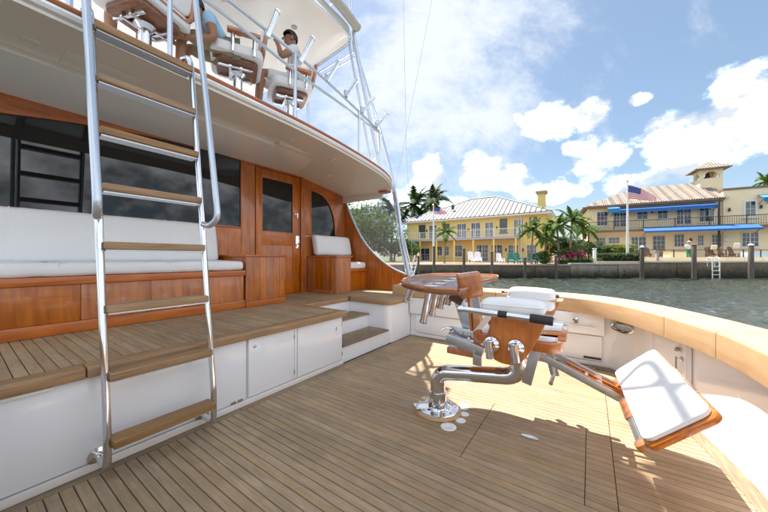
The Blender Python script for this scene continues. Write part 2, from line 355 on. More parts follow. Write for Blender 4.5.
K.part('thumb_screw', MB().lathe([(0.014,0),(0.014,0.02),(0.008,0.03)], (4.03,0.62,0.60), (-1,0,0), 12), M['steel'], lk)
# hawse hole in the corner
hx, hy, hz = 3.955, -0.275, 0.47
hn = Vector((-0.72, 0.69, 0)); ht = Vector((0.69, 0.72, 0))
ring = [(Vector((hx,hy,hz)) + ht*0.115*math.cos(a) + Vector((0,0,0.045))*math.sin(a)) for a in [2*math.pi*k/28 for k in range(29)]]
hw = K.part('hawse_ring', MB().tube(ring, 0.013, 8, cap=False), M['steel'])
K.part('hawse_well', MB().add([Vector((hx,hy,hz)) - hn*0.012 + ht*0.112*math.cos(2*math.pi*k/28) + Vector((0,0,0.043))*math.sin(2*math.pi*k/28) for k in range(28)], [tuple(range(28))]), M['steel'], hw)
# transom door
ti = [i for i, p in enumerate(wpath) if 3.06 < p.x < 3.6 and p.y < 0]
seg = wpath[ti[0]:ti[-1]+1]
td = K.part('transom_door', sweep(MB(), seg, [(-0.016,0.07),(-0.016,0.575),(-0.001,0.575),(-0.001,0.07)]), M['white'], bevel=0.006)
se = seg[-1]
K.part('door_jamb', MB().obox((se.x-0.035, se.y+0.004, 0.32), (0.012,-0.003,0), (0.004,0.012,0), (0,0,0.255)), M['white'], bevel=0.004)
K.part('door_latch', MB().obox((se.x+0.07, se.y+0.05, 0.50), (0.035,-0.01,0), (0.003,0.01,0), (0,0,0.01)).lathe([(0.02,0),(0.02,0.012),(0.01,0.02)], (se.x+0.06, se.y+0.045, 0.50), (0.25,1,0), 14), M['steel'], td)
K.part('door_handle', MB().lathe([(0.018,0),(0.018,0.008),(0.008,0.012),(0.008,0.03)], (se.x+0.04, se.y+0.03, 0.435), (0.25,1,0), 14).obox((se.x+0.045, se.y+0.06, 0.405), (0.008,-0.002,0), (0.001,0.005,0), (0,0,0.045)), M['steel'], td)

# ---- cockpit deck: caulked sheet, planks, hatches
deck = K.part('cockpit_deck', MB().add([(p.x, p.y, -0.006) for p in offset_path(resample(cpath, 60), 0.12)], [tuple(range(61))]), M['caulk'], recalc=False)
PW, GAP = 0.053, 0.0045
def wall_y(x):
    best = min(wpath[:61] if x >= 2.0 else wpath[60:], key=lambda p: abs(p.x - x) + (10 if p.y > 0.2 else 0)); return best.y
plank_cache = {}
def plank(name, x0, x1, y0, y1, z, parent, mat, th=0.012, taper0=None):
    key = (round(x1-x0,4), round(y1-y0,3), round(z,3), mat.name)
    if key not in plank_cache:
        w, l = (x1-x0)/2, (y1-y0)/2
        plank_cache[key] = MB().box(-w, w, -l, l, -th, 0).mesh(name, mat, bevel=0.0014, seg=1, smooth=0)
    return put(name, plank_cache[key], parent, ((x0+x1)/2, (y0+y1)/2, z))
nx = int((4.05+0.06)/PW)
HX0 = 1.7705; hx_i0 = int((HX0+0.06)/PW); hx_i1 = hx_i0 + 15
for i in range(nx):
    x0 = -0.06 + i*PW + GAP/2; x1 = x0 + PW - GAP
    yb = max(wall_y(max(0.0, x0)), wall_y(min(4.0, x1))) + 0.06
    if x0 > 3.9: yb = -0.05
    cuts = [yb, 2.235]
    if hx_i0 <= i < hx_i1: cuts += [0.645, 0.022]
    if i >= hx_i0 and x1 < 3.3: cuts += [-0.112]
    cuts = sorted(c for c in cuts if c >= yb)
    for a, b in zip(cuts[:-1], cuts[1:]):
        if b - a > 0.03: plank('plank', x0, x1, round(a + (0.0017 if a != yb else 0), 3), round(b - (0.0017 if b != 2.235 else 0), 3), 0.0, deck, M['deck'])
# margin boards round the deck
mgp = resample(catmull([(4.05,-0.02),(3.98,-0.24),(3.85,-0.35),(2.93,-0.62),(2.34,-0.72),(2.0,-0.735),(1.2,-0.69),(0.5,-0.53)], 8), 60)
for a, b in ((0, 18), (18, 40), (40, 60)):
    sg = [Vector(p) for p in mgp[a:b+1]]; sg[0] = sg[0].lerp(sg[1], .08); sg[-1] = sg[-1].lerp(sg[-2], .08)
    put('margin_board', sweep(MB(), sg, [(-0.085,-0.012),(-0.085,0.003),(0.014,0.003),(0.014,-0.012)]).mesh('margin_board', M['deck_x']), deck)
for x0, x1 in ((-0.06,1.3),(1.304,2.7),(2.704,4.05)):
    put('margin_board', MB().box(x0,x1,2.24,2.292,-0.012,0.0).mesh('margin_board', M['deck_x'], bevel=0.0014, seg=1), deck)
# flush fittings
def deck_plate(x, y, r):
    o = put('deck_plate', MB().lathe([(r,0),(r,0.002),(r-0.006,0.004),(r*0.55,0.004),(r*0.5,0.0025),(0.001,0.0025)], n=28).mesh('deck_plate', M['white']), deck, (x, y, 0.0005))
    sm_ = MB().lathe([(r*0.1,0),(r*0.1,0.0012)], n=8).mesh('screw', M['brushed'])
    for k in range(6): a = k*math.pi/3; o2 = put('deck_screw', sm_, deck, (x+r*0.72*math.cos(a), y+r*0.72*math.sin(a), 0.0045))
for x, y, r in ((2.335,0.847,0.056),(2.232,0.793,0.036),(2.128,0.785,0.038),(2.0,0.825,0.055)): deck_plate(x, y, r)
K.part('hatch_handle', MB().prism([(0.055*math.cos(a)*1.0+2.19, 0.33+0.02*math.sin(a)) for a in [2*math.pi*k/20 for k in range(20)]], lambda a,b,t:(2.19-(b-0.33), 0.33+(a-2.19), t), 0.0005, 0.007), M['steel'], deck, bevel=0.003)

# ---- mezzanine: cabinets, steps, teak edge
mez = K.part('mezzanine', MB().box(-0.3,2.518,2.335,3.42,0.0,0.533), M['white'])
K.part('cabinet_panel', MB().box(-0.29,1.364,2.304,2.334,0.05,0.531), M['white'], mez, bevel=0.005)
for x0, x1 in ((1.386,1.846),(1.886,2.506)):
    K.part('cabinet_door', MB().box(x0,x1,2.304,2.334,0.05,0.531), M['white'], mez, bevel=0.006)
K.part('stile', MB().box(1.853,1.879,2.308,2.334,0.05,0.531), M['white'], mez, bevel=0.003)
K.part('plinth', MB().box(-0.29,2.518,2.293,2.334,0.0,0.043), M['soffit'], mez, bevel=0.004)
K.part('cabinet_latch', MB().lathe([(0.017,0),(0.017,0.004),(0.008,0.006),(0.008,0.014)], (2.416,2.304,0.42), (0,-1,0), 16).box(2.41,2.422,2.286,2.292,0.392,0.43), M['steel'], mez)
for x in (1.255, 1.31):
    K.part('hinge', MB().box(x-0.02,x+0.02,2.296,2.304,0.052,0.072), M['steel'], mez, bevel=0.002)
for x0, x1 in ((1.386,1.846),(1.886,2.506)):
    for zz in (0.12, 0.45): K.part('hinge', MB().tube([(x1-0.004,2.300,zz-0.02),(x1-0.004,2.300,zz+0.02)], 0.005, 8), M['steel'], mez)
K.part('push_latch', MB().lathe([(0.015,0),(0.015,0.004),(0.009,0.005),(0.009,0.002)], (1.44,2.304,0.46), (0,-1,0), 16), M['steel'], mez)
K.part('step_light', MB().box(0.08,0.30,2.275,2.300,0.516,0.532), M['lamp'], mez, bevel=0.004)
# steps in the gap
stp = K.part('steps', MB().box(2.52,3.47,2.318,2.66,0.0,0.178).box(2.52,3.47,2.6605,3.03,0.0,0.368), M['white'])
for y0, z in ((2.30, 0.20), (2.645, 0.39)):
    for k in range(6):
        put('tread_strip', MB().box(2.523, 3.455 if z < .3 else 3.46, y0+k*0.0585, y0+k*0.0585+0.0545, z-0.02, z).mesh('tread_strip', M['deck_x'], bevel=0.002, seg=1), stp)
    K.part('tread_base', MB().box(2.522,3.458,y0+0.004,y0+0.35,z-0.021,z-0.004), M['caulk'], stp)
# starboard block with a rounded corner
pl = [(4.068,2.305),(4.068,3.42),(3.462,3.42)] + [(3.462+0.10*(1-math.cos(a)), 2.405-0.10*math.sin(a)) for a in [math.pi/2*k/6 for k in range(7)]]
K.part('side_block', MB().prism(pl, lambda a,b,t:(a,b,t), 0.0, 0.533), M['white'])
K.part('side_block', MB().box(4.07,4.55,2.31,4.1,0.0,0.533), M['white'])
K.part('back_riser', MB().box(2.52,3.461,3.032,4.1,0.0,0.533), M['white'])
# mezzanine deck
md = K.part('mezzanine_deck', MB().box(-0.3,2.515,2.30,4.1,0.536,0.588).box(2.516,3.462,3.04,4.1,0.536,0.588).box(3.463,4.55,2.32,4.1,0.536,0.588), M['caulk'])
ZM = 0.598
i = 0; x = -0.3
while x < 4.52:
    x0, x1 = x + GAP/2, x + PW - GAP/2; xm = (x0+x1)/2
    y0 = 2.372 if xm < 2.46 else (3.115 if xm < 3.52 else 2.372)
    y1 = 3.42 if xm < 2.0 else (3.40 if xm < 2.55 else (4.10 if xm < 3.56 else 3.55))
    plank('plank', x0, x1, y0, y1, ZM, md, M['deck'])
    x += PW
def nosing(pts, name='nosing'):
    return put(name, sweep(MB(), [Vector((*p, 0)) for p in pts], [(0.0,0.536),(0.0,0.585),(0.012,ZM+0.001),(0.10,ZM+0.001),(0.10,0.536)]).mesh(name, M['tread'], bevel=0.006, seg=2), md)
# the edge boards: outward = forward, so run them from port to starboard
nosing([(-0.3,2.262),(0.418,2.262)]); nosing([(0.424,2.262),(2.55,2.262)])
K.part('nosing', MB().box(2.455,2.55,2.364,3.01,0.536,ZM+0.001), M['tread'], md, bevel=0.006)
K.part('nosing', MB().box(2.46,3.43,3.012,3.108,0.536,ZM+0.001), M['tread'], md, bevel=0.006)
arc = [(3.435+0.12*(1-math.cos(a)), 2.385-0.12*math.sin(a)) for a in [math.pi/2*k/6 for k in range(7)]]
nosing([(3.435,3.0)] + arc + [(4.5,2.265)])

# ---- cabin wall
YW = 4.12
def soffit_z(X, Y):
    e = 2.62 - (0.033*(X-1.8)**2 if X > 1.8 else 0.0)
    return e + (Y-2.68)/1.44*0.055
def win_top(X): return 2.60 - 0.062*(X-1.9)**2
bw = put('cabin_wall', MB().box(-0.3,4.6,YW+0.035,YW+0.06,0.55,2.66).mesh('cabin_wall', M['bframe']), boat)
def strip_between(fa, fb, x0, x1, n, y0, y1):
    mb = MB(); poly = [(x0+(x1-x0)*k/n, fa(x0+(x1-x0)*k/n)) for k in range(n+1)] + [(x1-(x1-x0)*k/n, fb(x1-(x1-x0)*k/n)) for k in range(n+1)]
    m_ = len(poly); vs = [(a,y0,b) for a,b in poly] + [(a,y1,b) for a,b in poly]
    fs = [(k, k+1, m_-2-k, m_-1-k) for k in range(n)] + [(m_+k, m_+m_-1-k, m_+m_-2-k, m_+k+1) for k in range(n)] + [(k,(k+1)%m_, m_+(k+1)%m_, m_+k) for k in range(m_)]
    return mb.add(vs, fs)
top = lambda X: soffit_z(X, YW) + 0.01
K.part('wall_panel', MB().box(-0.3,2.36,YW,YW+0.03,0.58,1.625), M['varnish'], bw, bevel=0.003)
K.part('header', strip_between(win_top, top, -0.3, 2.376, 20, YW-0.012, YW+0.03), M['varnish_h'], bw, bevel=0.004)
K.part('stile', MB().box(2.36,2.575,YW-0.004,YW+0.03,0.58,2.60), M['varnish'], bw, bevel=0.004)
K.part('header', strip_between(lambda X: 2.575, top, 2.378, 3.49, 8, YW-0.008, YW+0.03), M['varnish_h'], bw, bevel=0.003)
K.part('stile', MB().box(3.418,3.50,YW-0.03,YW+0.03,0.58,2.60), M['varnish'], bw, bevel=0.006)
K.part('wall_panel', MB().box(3.50,4.6,YW,YW+0.03,0.58,1.60), M['varnish'], bw, bevel=0.003)
K.part('stile', MB().box(3.50,3.655,YW,YW+0.03,1.602,2.45), M['varnish'], bw, bevel=0.003)
arch_o = [(3.665,1.605),(3.665,2.395)] + [tuple(p)[:2] for p in catmull([(3.75,2.405,0),(3.92,2.37,0),(4.08,2.27,0),(4.2,2.10,0),(4.275,1.88,0),(4.29,1.605,0)], 5)]
def arch_top(X):
    if X <= 3.75: return 2.402
    for (a,b),(c,d) in zip(arch_o[2:-1], arch_o[3:]):
        if a <= X <= c and c > a: return b + (d-b)*(X-a)/(c-a)
    return 1.605
K.part('header', strip_between(lambda X: arch_top(X) if X > 3.655 else 2.45, top, 3.50, 4.292, 40, YW-0.003, YW+0.03), M['varnish_h'], bw, bevel=0.0)
K.part('stile', MB().box(4.294,4.60,YW,YW+0.03,1.602,2.44), M['varnish'], bw, bevel=0.003)
# big window to port: panes in black bars, moulded wooden frame
wp = K.part('cabin_window', strip_between(lambda X: 1.63, lambda X: win_top(X)-0.001, -0.28, 2.374, 20, YW+0.018, YW+0.026), M['dglass'], bw)
def tubeline(pts, r, mat, name, parent): return put(name, MB().tube(pts, r, 6).mesh(name, mat), parent)
K.part('window_sill', MB().box(-0.28,2.362,YW-0.016,YW+0.016,1.618,1.640), M['varnish_h'], wp, bevel=0.005)
# arched window to starboard
aw = K.part('arched_window', MB().prism(arch_o, lambda a,b,t:(a,t,b), YW+0.018, YW+0.024), M['dglass'], bw)
K.part('window_frame', MB().tube([(a, YW+0.004, b) for a, b in arch_o + [arch_o[0]]], 0.012, 6), M['varnish_h'], aw)
# door
dr = K.part('cabin_door', MB().box(2.585,2.685,YW-0.012,YW+0.025,0.60,2.565).box(3.265,3.408,YW-0.012,YW+0.025,0.60,2.565).box(2.686,3.264,YW-0.012,YW+0.025,2.44,2.565).box(2.686,3.264,YW-0.012,YW+0.025,0.60,0.78).box(2.686,3.264,YW-0.012,YW+0.025,1.40,1.60), M['varnish'], bw, bevel=0.004)
K.part('door_panel', MB().box(2.687,3.263,YW-0.002,YW+0.02,0.781,1.399), M['varnish'], dr)
K.part('pane', MB().box(2.687,3.263,YW+0.004,YW+0.012,1.601,2.439), M['dglass'], dr)
for a, b in (((2.69,1.605),(3.26,1.605)),((2.69,2.435),(3.26,2.435)),((2.69,1.605),(2.69,2.435)),((3.26,1.605),(3.26,2.435))):
    K.part('moulding', MB().bar((a[0],YW-0.006,a[1]),(b[0],YW-0.006,b[1]),0.012,0.014), M['varnish_h'], dr, bevel=0.003)
K.part('door_handle', MB().box(3.315,3.36,YW-0.022,YW-0.012,1.36,1.58).tube(fillet([(3.335,YW-0.02,1.42),(3.335,YW-0.07,1.43),(3.335,YW-0.07,1.57),(3.335,YW-0.02,1.58)],0.02), 0.011, 8).lathe([(0.02,0),(0.02,0.02)], (3.337,YW-0.022,1.40),(0,-1,0),12), M['steel'], dr, bevel=0.0)
K.part('door_lock', MB().lathe([(0.026,0),(0.026,0.01),(0.012,0.014),(0.012,0.03)], (3.33,YW-0.012,1.93),(0,-1,0),16).box(3.322,3.338,YW-0.05,YW-0.04,1.87,1.95), M['steel'], dr)
# settee to port and its end console
st = K.part('settee', MB().box(-0.3,1.99,3.43,4.10,0.60,1.035), M['varnish'])
K.part('seat_rail', MB().box(-0.3,2.0,3.385,4.11,0.985,1.05), M['varnish_h'], st, bevel=0.012)
K.part('base_board', MB().box(-0.3,2.0,3.395,3.43,0.60,0.69), M['varnish_h'], st, bevel=0.006)
x = -0.3
for w in (0.46,0.44,0.47,0.45,0.465):
    K.part('front_panel', MB().box(x+0.0015,x+w-0.0015,3.408,3.43,0.692,0.983), M['varnish'], st, bevel=0.002); x += w
cn = K.part('end_console', MB().box(2.012,2.558,3.41,4.10,0.60,1.205), M['varnish'])
K.part('console_top', MB().box(1.99,2.58,3.375,4.11,1.206,1.236), M['varnish_h'], cn, bevel=0.010)
for k in range(6):
    K.part('stave', MB().box(2.006+k*0.093,2.006+k*0.093+0.0915,3.39,3.41,0.67,1.205), M['varnish'], cn, bevel=0.003)
K.part('base_board', MB().box(2.004,2.566,3.384,3.41,0.60,0.668), M['varnish_h'], cn, bevel=0.005)
# console and seat to starboard
cs = K.part('end_console', MB().prism([(3.57,4.10),(3.57,3.46)] + [(3.63-0.06*math.cos(a), 3.46-0.06*math.sin(a)) for a in [math.pi/2*k/5 for k in range(1,6)]] + [(3.92,3.40),(3.92,4.10)], lambda a,b,t:(a,b,t), 0.60, 1.205), M['varnish'])
K.part('console_top', MB().box(3.545,3.945,3.375,4.11,1.206,1.232), M['varnish_h'], cs, bevel=0.010)
K.part('base_board', MB().box(3.562,3.57,3.47,4.09,0.60,0.66), M['varnish_h'], cs, bevel=0.002)
for k in range(6):
    K.part('stave', MB().box(3.556,3.571,3.475+k*0.103,3.475+k*0.103+0.1015,0.66,1.205), M['varnish'], cs, bevel=0.003)
ss = K.part('side_settee', MB().box(3.922,4.545,3.56,4.10,0.60,0.965), M['varnish'])
K.part('seat_rail', MB().box(3.922,4.545,3.525,4.11,0.94,0.99), M['varnish_h'], ss, bevel=0.010)
# side wing sweeping down to the covering board
wing_curve = [(p.x, p.y) for p in catmull([(4.12,2.47,0),(4.07,2.265,0),(3.92,1.95,0),(3.66,1.54,0),(3.345,1.228,0),(3.0,1.01,0),(2.69,0.893,0),(2.40,0.81,0),(2.2,0.772,0)], 6)]
K.part('side_wing', MB().prism([(4.16,0.5)] + [(4.16,2.47)] + wing_curve + [(2.2,0.5)], lambda a,b,t:(t,a,b), 4.55, 4.60), M['varnish'], bevel=0.0)
K.part('wing_trim', MB().tube([(4.575,a,b+0.008) for a, b in wing_curve], 0.022, 8), M['alum'])
K.part('side_curtain', MB().prism(wing_curve[:40] + [(2.95,2.40),(4.12,2.5)], lambda a,b,t:(t,a,b), 4.573, 4.577), M['curtain'])
K.part('curtain_edge', MB().tube([(4.575,2.95,2.40),(4.575,wing_curve[39][0],wing_curve[39][1])], 0.012, 6), M['alum'])
# ---- overhang, flybridge deck edge
def edge_y(X):
    if X < 3.4: return 2.615 + 0.025*(max(0, X)/3.4)*3.4/1.3
    t = (X-3.4)/1.16; return 2.68 + 0.03*t + 0.36*t**4
xs = [-0.5 + 0.25*k for k in range(16)] + [3.4+0.116*k for k in range(11)]
xs = sorted(set(round(q,3) for q in xs))
def over_sheet(zf, y_in=4.18, ny=6, grow=0.0):
    vs, fs = [], []
    for X in xs:
        e = edge_y(X) - grow
        for j in range(ny+1): Y = e + (y_in-e)*j/ny; vs.append((X, Y, zf(X, Y)))
    n = ny+1
    for a in range(len(xs)-1):
        for j in range(ny): fs.append((a*n+j, (a+1)*n+j, (a+1)*n+j+1, a*n+j+1))
    return vs, fs, n
ov = put('overhang', None, boat)
mb = MB(); v1, f1, n1 = over_sheet(lambda X,Y: soffit_z(X,Y)); mb.add(v1, f1)
v2, f2, _ = over_sheet(lambda X,Y: soffit_z(X,2.68)+0.112, grow=0.016)
o = len(v1); mb.add(v2, [q[::-1] for q in f2])
# fascia joins the two sheets round the free edge
loop = [a*n1 for a in range(len(xs))] + [(len(xs)-1)*n1 + j for j in range(1, n1)]
mb.f += [(loop[k], loop[k]+o, loop[k+1]+o, loop[k+1]) for k in range(len(loop)-1)]; mb.m += [0]*(len(loop)-1)
put('soffit', mb.mesh('soffit', M['soffit'], smooth=40), ov)
edge = [Vector((X, edge_y(X)-0.014, soffit_z(X,2.68)+0.094)) for X in xs] + [Vector((xs[-1]+0.004, 3.1+0.2*k, soffit_z(xs[-1],2.68)+0.094)) for k in range(1,6)]
put('teak_rim', MB().tube(edge, 0.019, 8).mesh('teak_rim', M['varnish_h']), ov)
put('white_rim', MB().tube([p - Vector((0,-0.008,0.045)) for p in edge], 0.030, 8).mesh('white_rim', M['white']), ov)
put('corner_trim', MB().box(4.40,4.56,2.98,3.16,2.375,2.432).mesh('corner_trim', M['varnish_h'], bevel=0.01), ov)
put('side_drop', MB().box(4.50,4.56,3.16,4.15,2.30,2.46).mesh('side_drop', M['soffit'], bevel=0.01), ov)
def soffit_disc(X, Y, r=0.045):
    z = soffit_z(X, Y)
    q = put('downlight', MB().lathe([(r,0.0),(r,-0.006),(r*0.75,-0.008),(r*0.7,-0.002),(0.001,-0.002)], n=20).mesh('downlight', M['white']), ov, (X, Y, z))
    put('lens', MB().lathe([(r*0.66,-0.0022),(r*0.66,-0.004),(0.001,-0.005)], n=16).mesh('lens', M['lamp']), q)
for X, Y in ((0.30,3.05),(1.55,3.25),(2.35,2.98),(3.05,2.98),(2.05,3.70),(0.95,3.60),(3.55,3.55)): soffit_disc(X, Y)
hz = soffit_z(0.7, 3.15)
put('soffit_hatch', MB().box(0.45,0.88,2.98,3.22,hz-0.008,hz+0.006).mesh('soffit_hatch', M['soffit'], bevel=0.003), ov)
hz = soffit_z(0.25, 3.35); vn = put('soffit_vent', MB().box(0.12,0.36,3.28,3.40,hz-0.008,hz+0.006).mesh('soffit_vent', M['white'], bevel=0.003), ov)
for k in range(5): put('louvre', MB().box(0.14+k*0.042,0.165+k*0.042,3.30,3.38,hz-0.011,hz-0.008).mesh('louvre', M['black']), vn)
hz = soffit_z(2.6, 3.3); put('soffit_hatch', MB().box(2.3,3.0,3.15,3.45,hz-0.018,hz+0.01).mesh('soffit_hatch', M['soffit'], bevel=0.003), ov)
# deckhouse forward of the wall (closes the boat) and flybridge deck
K.part('deckhouse', MB().box(-0.32,4.62,4.19,9.5,0.3,2.58), M['white'], bevel=0.05)
K.part('bow_deck', MB().prism([(-0.4,4.2),(4.7,4.2),(4.55,9.5),(3.6,14),(2.15,17.5),(0.7,14),(-0.25,9.5)], lambda a,b,t:(a,b,t), -1.0, 0.9), M['white'], bevel=0.03)
fd = K.part('flybridge_deck', MB().box(-0.35,4.45,3.25,9.2,2.60,2.705), M['white'], bevel=0.02)
K.part('helm_console', MB().prism([(5.6,2.705),(5.6,3.55),(5.85,3.85),(6.6,3.75),(6.7,2.705)], lambda a,b,t:(t,a,b), 0.5, 3.7), M['white'], bevel=0.04)
# ---- flybridge rail with rod holders
rl = put('flybridge_rail', None, boat)
upper = catmull([(1.0,2.70,3.56),(1.51,2.72,3.547),(2.05,2.72,3.50),(2.564,2.72,3.433),(3.161,2.72,3.317),(3.60,2.72,3.225),(3.80,2.73,3.18)], 6)
lower = catmull([(1.0,2.70,3.40),(1.426,2.72,3.395),(2.258,2.72,3.285),(2.9,2.72,3.24),(3.452,2.72,3.185),(3.80,2.73,3.17)], 6)
put('rail_tube', MB().tube(upper, 0.016, 8).mesh('rail_tube', M['alum']), rl)
put('rail_tube', MB().tube(lower, 0.016, 8).mesh('rail_tube', M['alum']), rl)
for (xt,zt),(xb,zb) in (((1.45,3.83),(1.37,3.50)),((1.918,3.746),(1.824,3.438)),((2.39,3.757),(2.243,3.408)),((2.825,3.72),(2.665,3.396)),((3.203,3.671),(3.017,3.364)),((3.598,3.591),(3.359,3.285)),((3.943,3.501),(3.725,3.199))):
    h = put('rod_holder', MB().tube([(xb,2.70,zb),(xt,2.66,zt)], 0.025, 12).mesh('rod_holder', M['steel']), rl)
    put('holder_collar', MB().tube([(xt-0.004,2.662,zt-0.012),(xt+0.004,2.658,zt+0.006)], 0.031, 12).mesh('holder_collar', M['steel']), h)
    put('holder_bracket', MB().box(xb-0.02,xb+0.05,2.70,2.725,zb+0.02,zb+0.09).mesh('holder_bracket', M['alum'], bevel=0.004), h)
for X, zt in ((0.10,3.58),(0.425,3.58),(0.978,3.57),(2.19,3.49),(3.313,3.30)):
    put('rail_post', MB().tube([(X,2.72,soffit_z(X,2.68)+0.05),(X,2.72,zt)], 0.019, 8).lathe([(0.04,0),(0.04,0.012),(0.02,0.02)], (X,2.72,soffit_z(X,2.68)+0.07), n=14).mesh('rail_post', M['alum']), rl)
put('rail_tube', MB().tube([(0.0,2.70,3.58),(0.43,2.71,3.58)], 0.018, 8).mesh('rail_tube', M['alum']), rl)
put('rail_tube', MB().tube(fillet([(3.80,2.73,3.18),(4.22,3.0,2.95),(4.3,3.4,2.9),(4.3,6.0,2.95)],0.2), 0.016, 8).mesh('rail_tube', M['alum']), rl)
# ---- hardtop and tower
htp = put('hardtop', None, boat)
ho = fillet([(0.5,3.6,0),(0.5,3.06,0),(3.72,3.12,0),(3.86,4.3,0),(3.75,6.6,0),(0.55,6.6,0),(0.5,3.6,0)], 0.28, 6)
put('hardtop_shell', MB().prism([(p.x,p.y) for p in ho[:-1]], lambda a,b,t:(a,b,t), 4.75, 4.87).mesh('hardtop_shell', M['soffit'], bevel=0.03), htp)
put('hardtop_edge', MB().tube([(p.x,p.y,4.745) for p in ho], 0.022, 8, cap=False).mesh('hardtop_edge', M['alum']), htp)
put('canvas_roll', MB().tube([(2.9,2.99,4.90),(3.3,3.02,4.90),(3.72,3.08,4.90)], 0.065, 12).mesh('canvas_roll', simple('beige_canvas', (0.55,0.52,0.46), 0.8, 0, 0, 0.1, 12)), htp)
for X, Y in ((2.2,3.9),(3.0,3.75),(1.4,3.8),(2.6,4.6)):
    put('downlight', MB().lathe([(0.045,0),(0.045,-0.008),(0.03,-0.01),(0.001,-0.004)], n=16).mesh('downlight', M['grey']), htp, (X, Y, 4.75))
put('side_bracket', MB().tube([(3.77,3.15,4.60),(3.84,4.15,4.60)],0.018,8).tube([(3.80,3.2,4.52),(3.86,4.15,4.52)],0.014,8).tube([(3.82,3.65,4.60),(3.83,3.65,4.52)],0.012,6).tube([(3.84,4.15,4.60),(3.80,4.15,4.75)],0.014,6).tube([(3.77,3.2,4.6),(3.74,3.2,4.75)],0.014,6).mesh('side_bracket', M['alum']), htp)
tw = put('tuna_tower', None, boat)
def leg(pts, r=0.03): return put('tower_leg', MB().tube(fillet(pts,0.3), r, 10).mesh('tower_leg', M['alum']), tw)
for sx in (1, -1):
    q = lambda X: 2.15 + sx*(X-2.15)
    leg([(q(4.22),2.98,2.66),(q(3.72),3.16,4.75),(q(3.15),3.0,7.1)]); leg([(q(4.16),3.10,2.66),(q(3.70),3.26,4.75),(q(3.12),3.12,7.1)], 0.02)
    leg([(q(4.1),4.6,2.66),(q(3.80),4.4,4.75),(q(3.1),4.0,7.1)])
    for z, a, b in ((5.4,(3.56,3.12),(3.62,4.28)),(6.1,(3.40,3.07),(3.41,4.16)),(6.7,(3.25,3.04),(3.23,4.06))):
        put('tower_rung', MB().tube([(q(a[0]),a[1],z),(q(b[0]),b[1],z)],0.018,8).mesh('tower_rung', M['alum']), tw)
for z, w in ((5.6,1.36),(6.4,1.18)):
    put('tower_ring', MB().tube([(2.15-w,3.1,z),(2.15+w,3.1,z)],0.02,8).tube([(2.15-w,4.2,z),(2.15+w,4.2,z)],0.02,8).mesh('tower_ring', M['alum']), tw)
tp = fillet([(0.75,3.0,0),(0.75,2.55,0),(3.93,2.55,0),(3.93,4.3,0),(0.75,4.3,0),(0.75,3.0,0)], 0.3, 5)
put('tower_top', MB().prism([(p.x,p.y) for p in tp[:-1]], lambda a,b,t:(a,b,t), 7.1, 7.18).mesh('tower_top', M['white'], bevel=0.02), tw)
put('tower_hoop', MB().tube(fillet([(0.8,2.55,7.15),(0.6,2.62,7.9),(4.25,2.62,7.9),(3.9,2.6,7.15)],0.3), 0.045, 10).mesh('tower_hoop', M['alum']), tw)
put('tower_brace', MB().tube([(3.92,2.6,7.15),(3.45,2.35,7.9),(3.0,2.6,7.15)], 0.04, 8).mesh('tower_brace', M['alum']), tw)
# ---- outrigger
og = thing('outrigger', 'slender silver outrigger pole with truss stays rising behind the cabin overhang', 'outrigger', b2w(4.62,2.62,0.78), BOAT)
KO = Kit(og, (4.62,2.62,0.78))
opath = catmull([(4.62,2.62,0.78),(4.58,2.76,1.5),(4.55,2.9,2.42),(4.55,3.23,3.58),(4.6,3.60,4.6),(4.7,4.1,6.0),(4.9,4.9,8.5),(5.1,5.7,11.0)], 8)
KO.part('pole', MB().tube(opath, [0.034 - 0.02*k/len(opath) for k in range(len(opath))], 10), M['alum'])
off = Vector((0.02,0.08,0.0))
st2 = [p + off*math.sin(math.pi*min(1, (k+3)/26)) for k, p in enumerate(opath[:24])]
KO.part('stay', MB().tube(st2, 0.013, 8), M['alum'])
for k in range(1, 23, 2): KO.part('spreader', MB().tube([opath[k], st2[min(k+1,23)]], 0.008, 6), M['alum'])
KO.part('base_bracket', MB().box(4.56,4.70,2.54,2.70,0.772,0.80).lathe([(0.05,0),(0.05,0.08),(0.035,0.1)], (4.62,2.62,0.795), n=14), M['steel'], bevel=0.0)
cordmat = simple('grey_cord', (0.45,0.47,0.5), 0.6)
for nm, pts in (('outrigger_halyard', [(4.55,2.9,2.42),(4.9,2.2,6.4)]), ('outrigger_halyard', [(4.6,2.55,0.9),(4.75,2.78,3.2),(4.2,2.6,9.5)])):
    KO.part('halyard', MB().tube(pts, 0.0032, 5), cordmat)

# ================================================================== LADDER
lad = thing('flybridge_ladder', 'tall steel ladder with eight teak treads leaning up to the flybridge', 'ladder', b2w(0.75,2.14,0.0), BOAT)
KL = Kit(lad, (0.75,2.14,0.0))
LY = lambda z: 2.12 + (z-0.205)*0.142
LX = (0.475, 1.025)
for X, sx in ((LX[0], -1), (LX[1], 1)):
    rail = fillet([(X,2.30,0.075),(X,2.13,0.055),(X,LY(0.25),0.25),(X,LY(2.60),2.60),(X,LY(2.72)+0.02,2.72),(X,2.62,2.75)], 0.07, 6)
    r = KL.part('side_rail', MB().tube(rail, 0.019, 12), M['steel'])
    KL.part('foot_flange', MB().lathe([(0.048,0),(0.048,0.008),(0.026,0.014),(0.024,0.03)], (X,2.304,0.075), (0,-1,0), 20), M['steel'], r)
    Xg = X + sx*0.035
    GY = lambda z: 2.155 + (z-1.55)*0.20
    gr = fillet([(X, LY(1.44)-0.01, 1.44),(X+sx*0.02, LY(1.43)-0.06, 1.425),(Xg, GY(1.50), 1.47),(Xg, GY(1.60), 1.60),(Xg, GY(3.55), 3.55),(Xg, GY(3.6)+0.25, 3.62)], 0.08, 6)
    KL.part('grab_rail', MB().tube(gr, 0.021, 12), M['alum'], r)
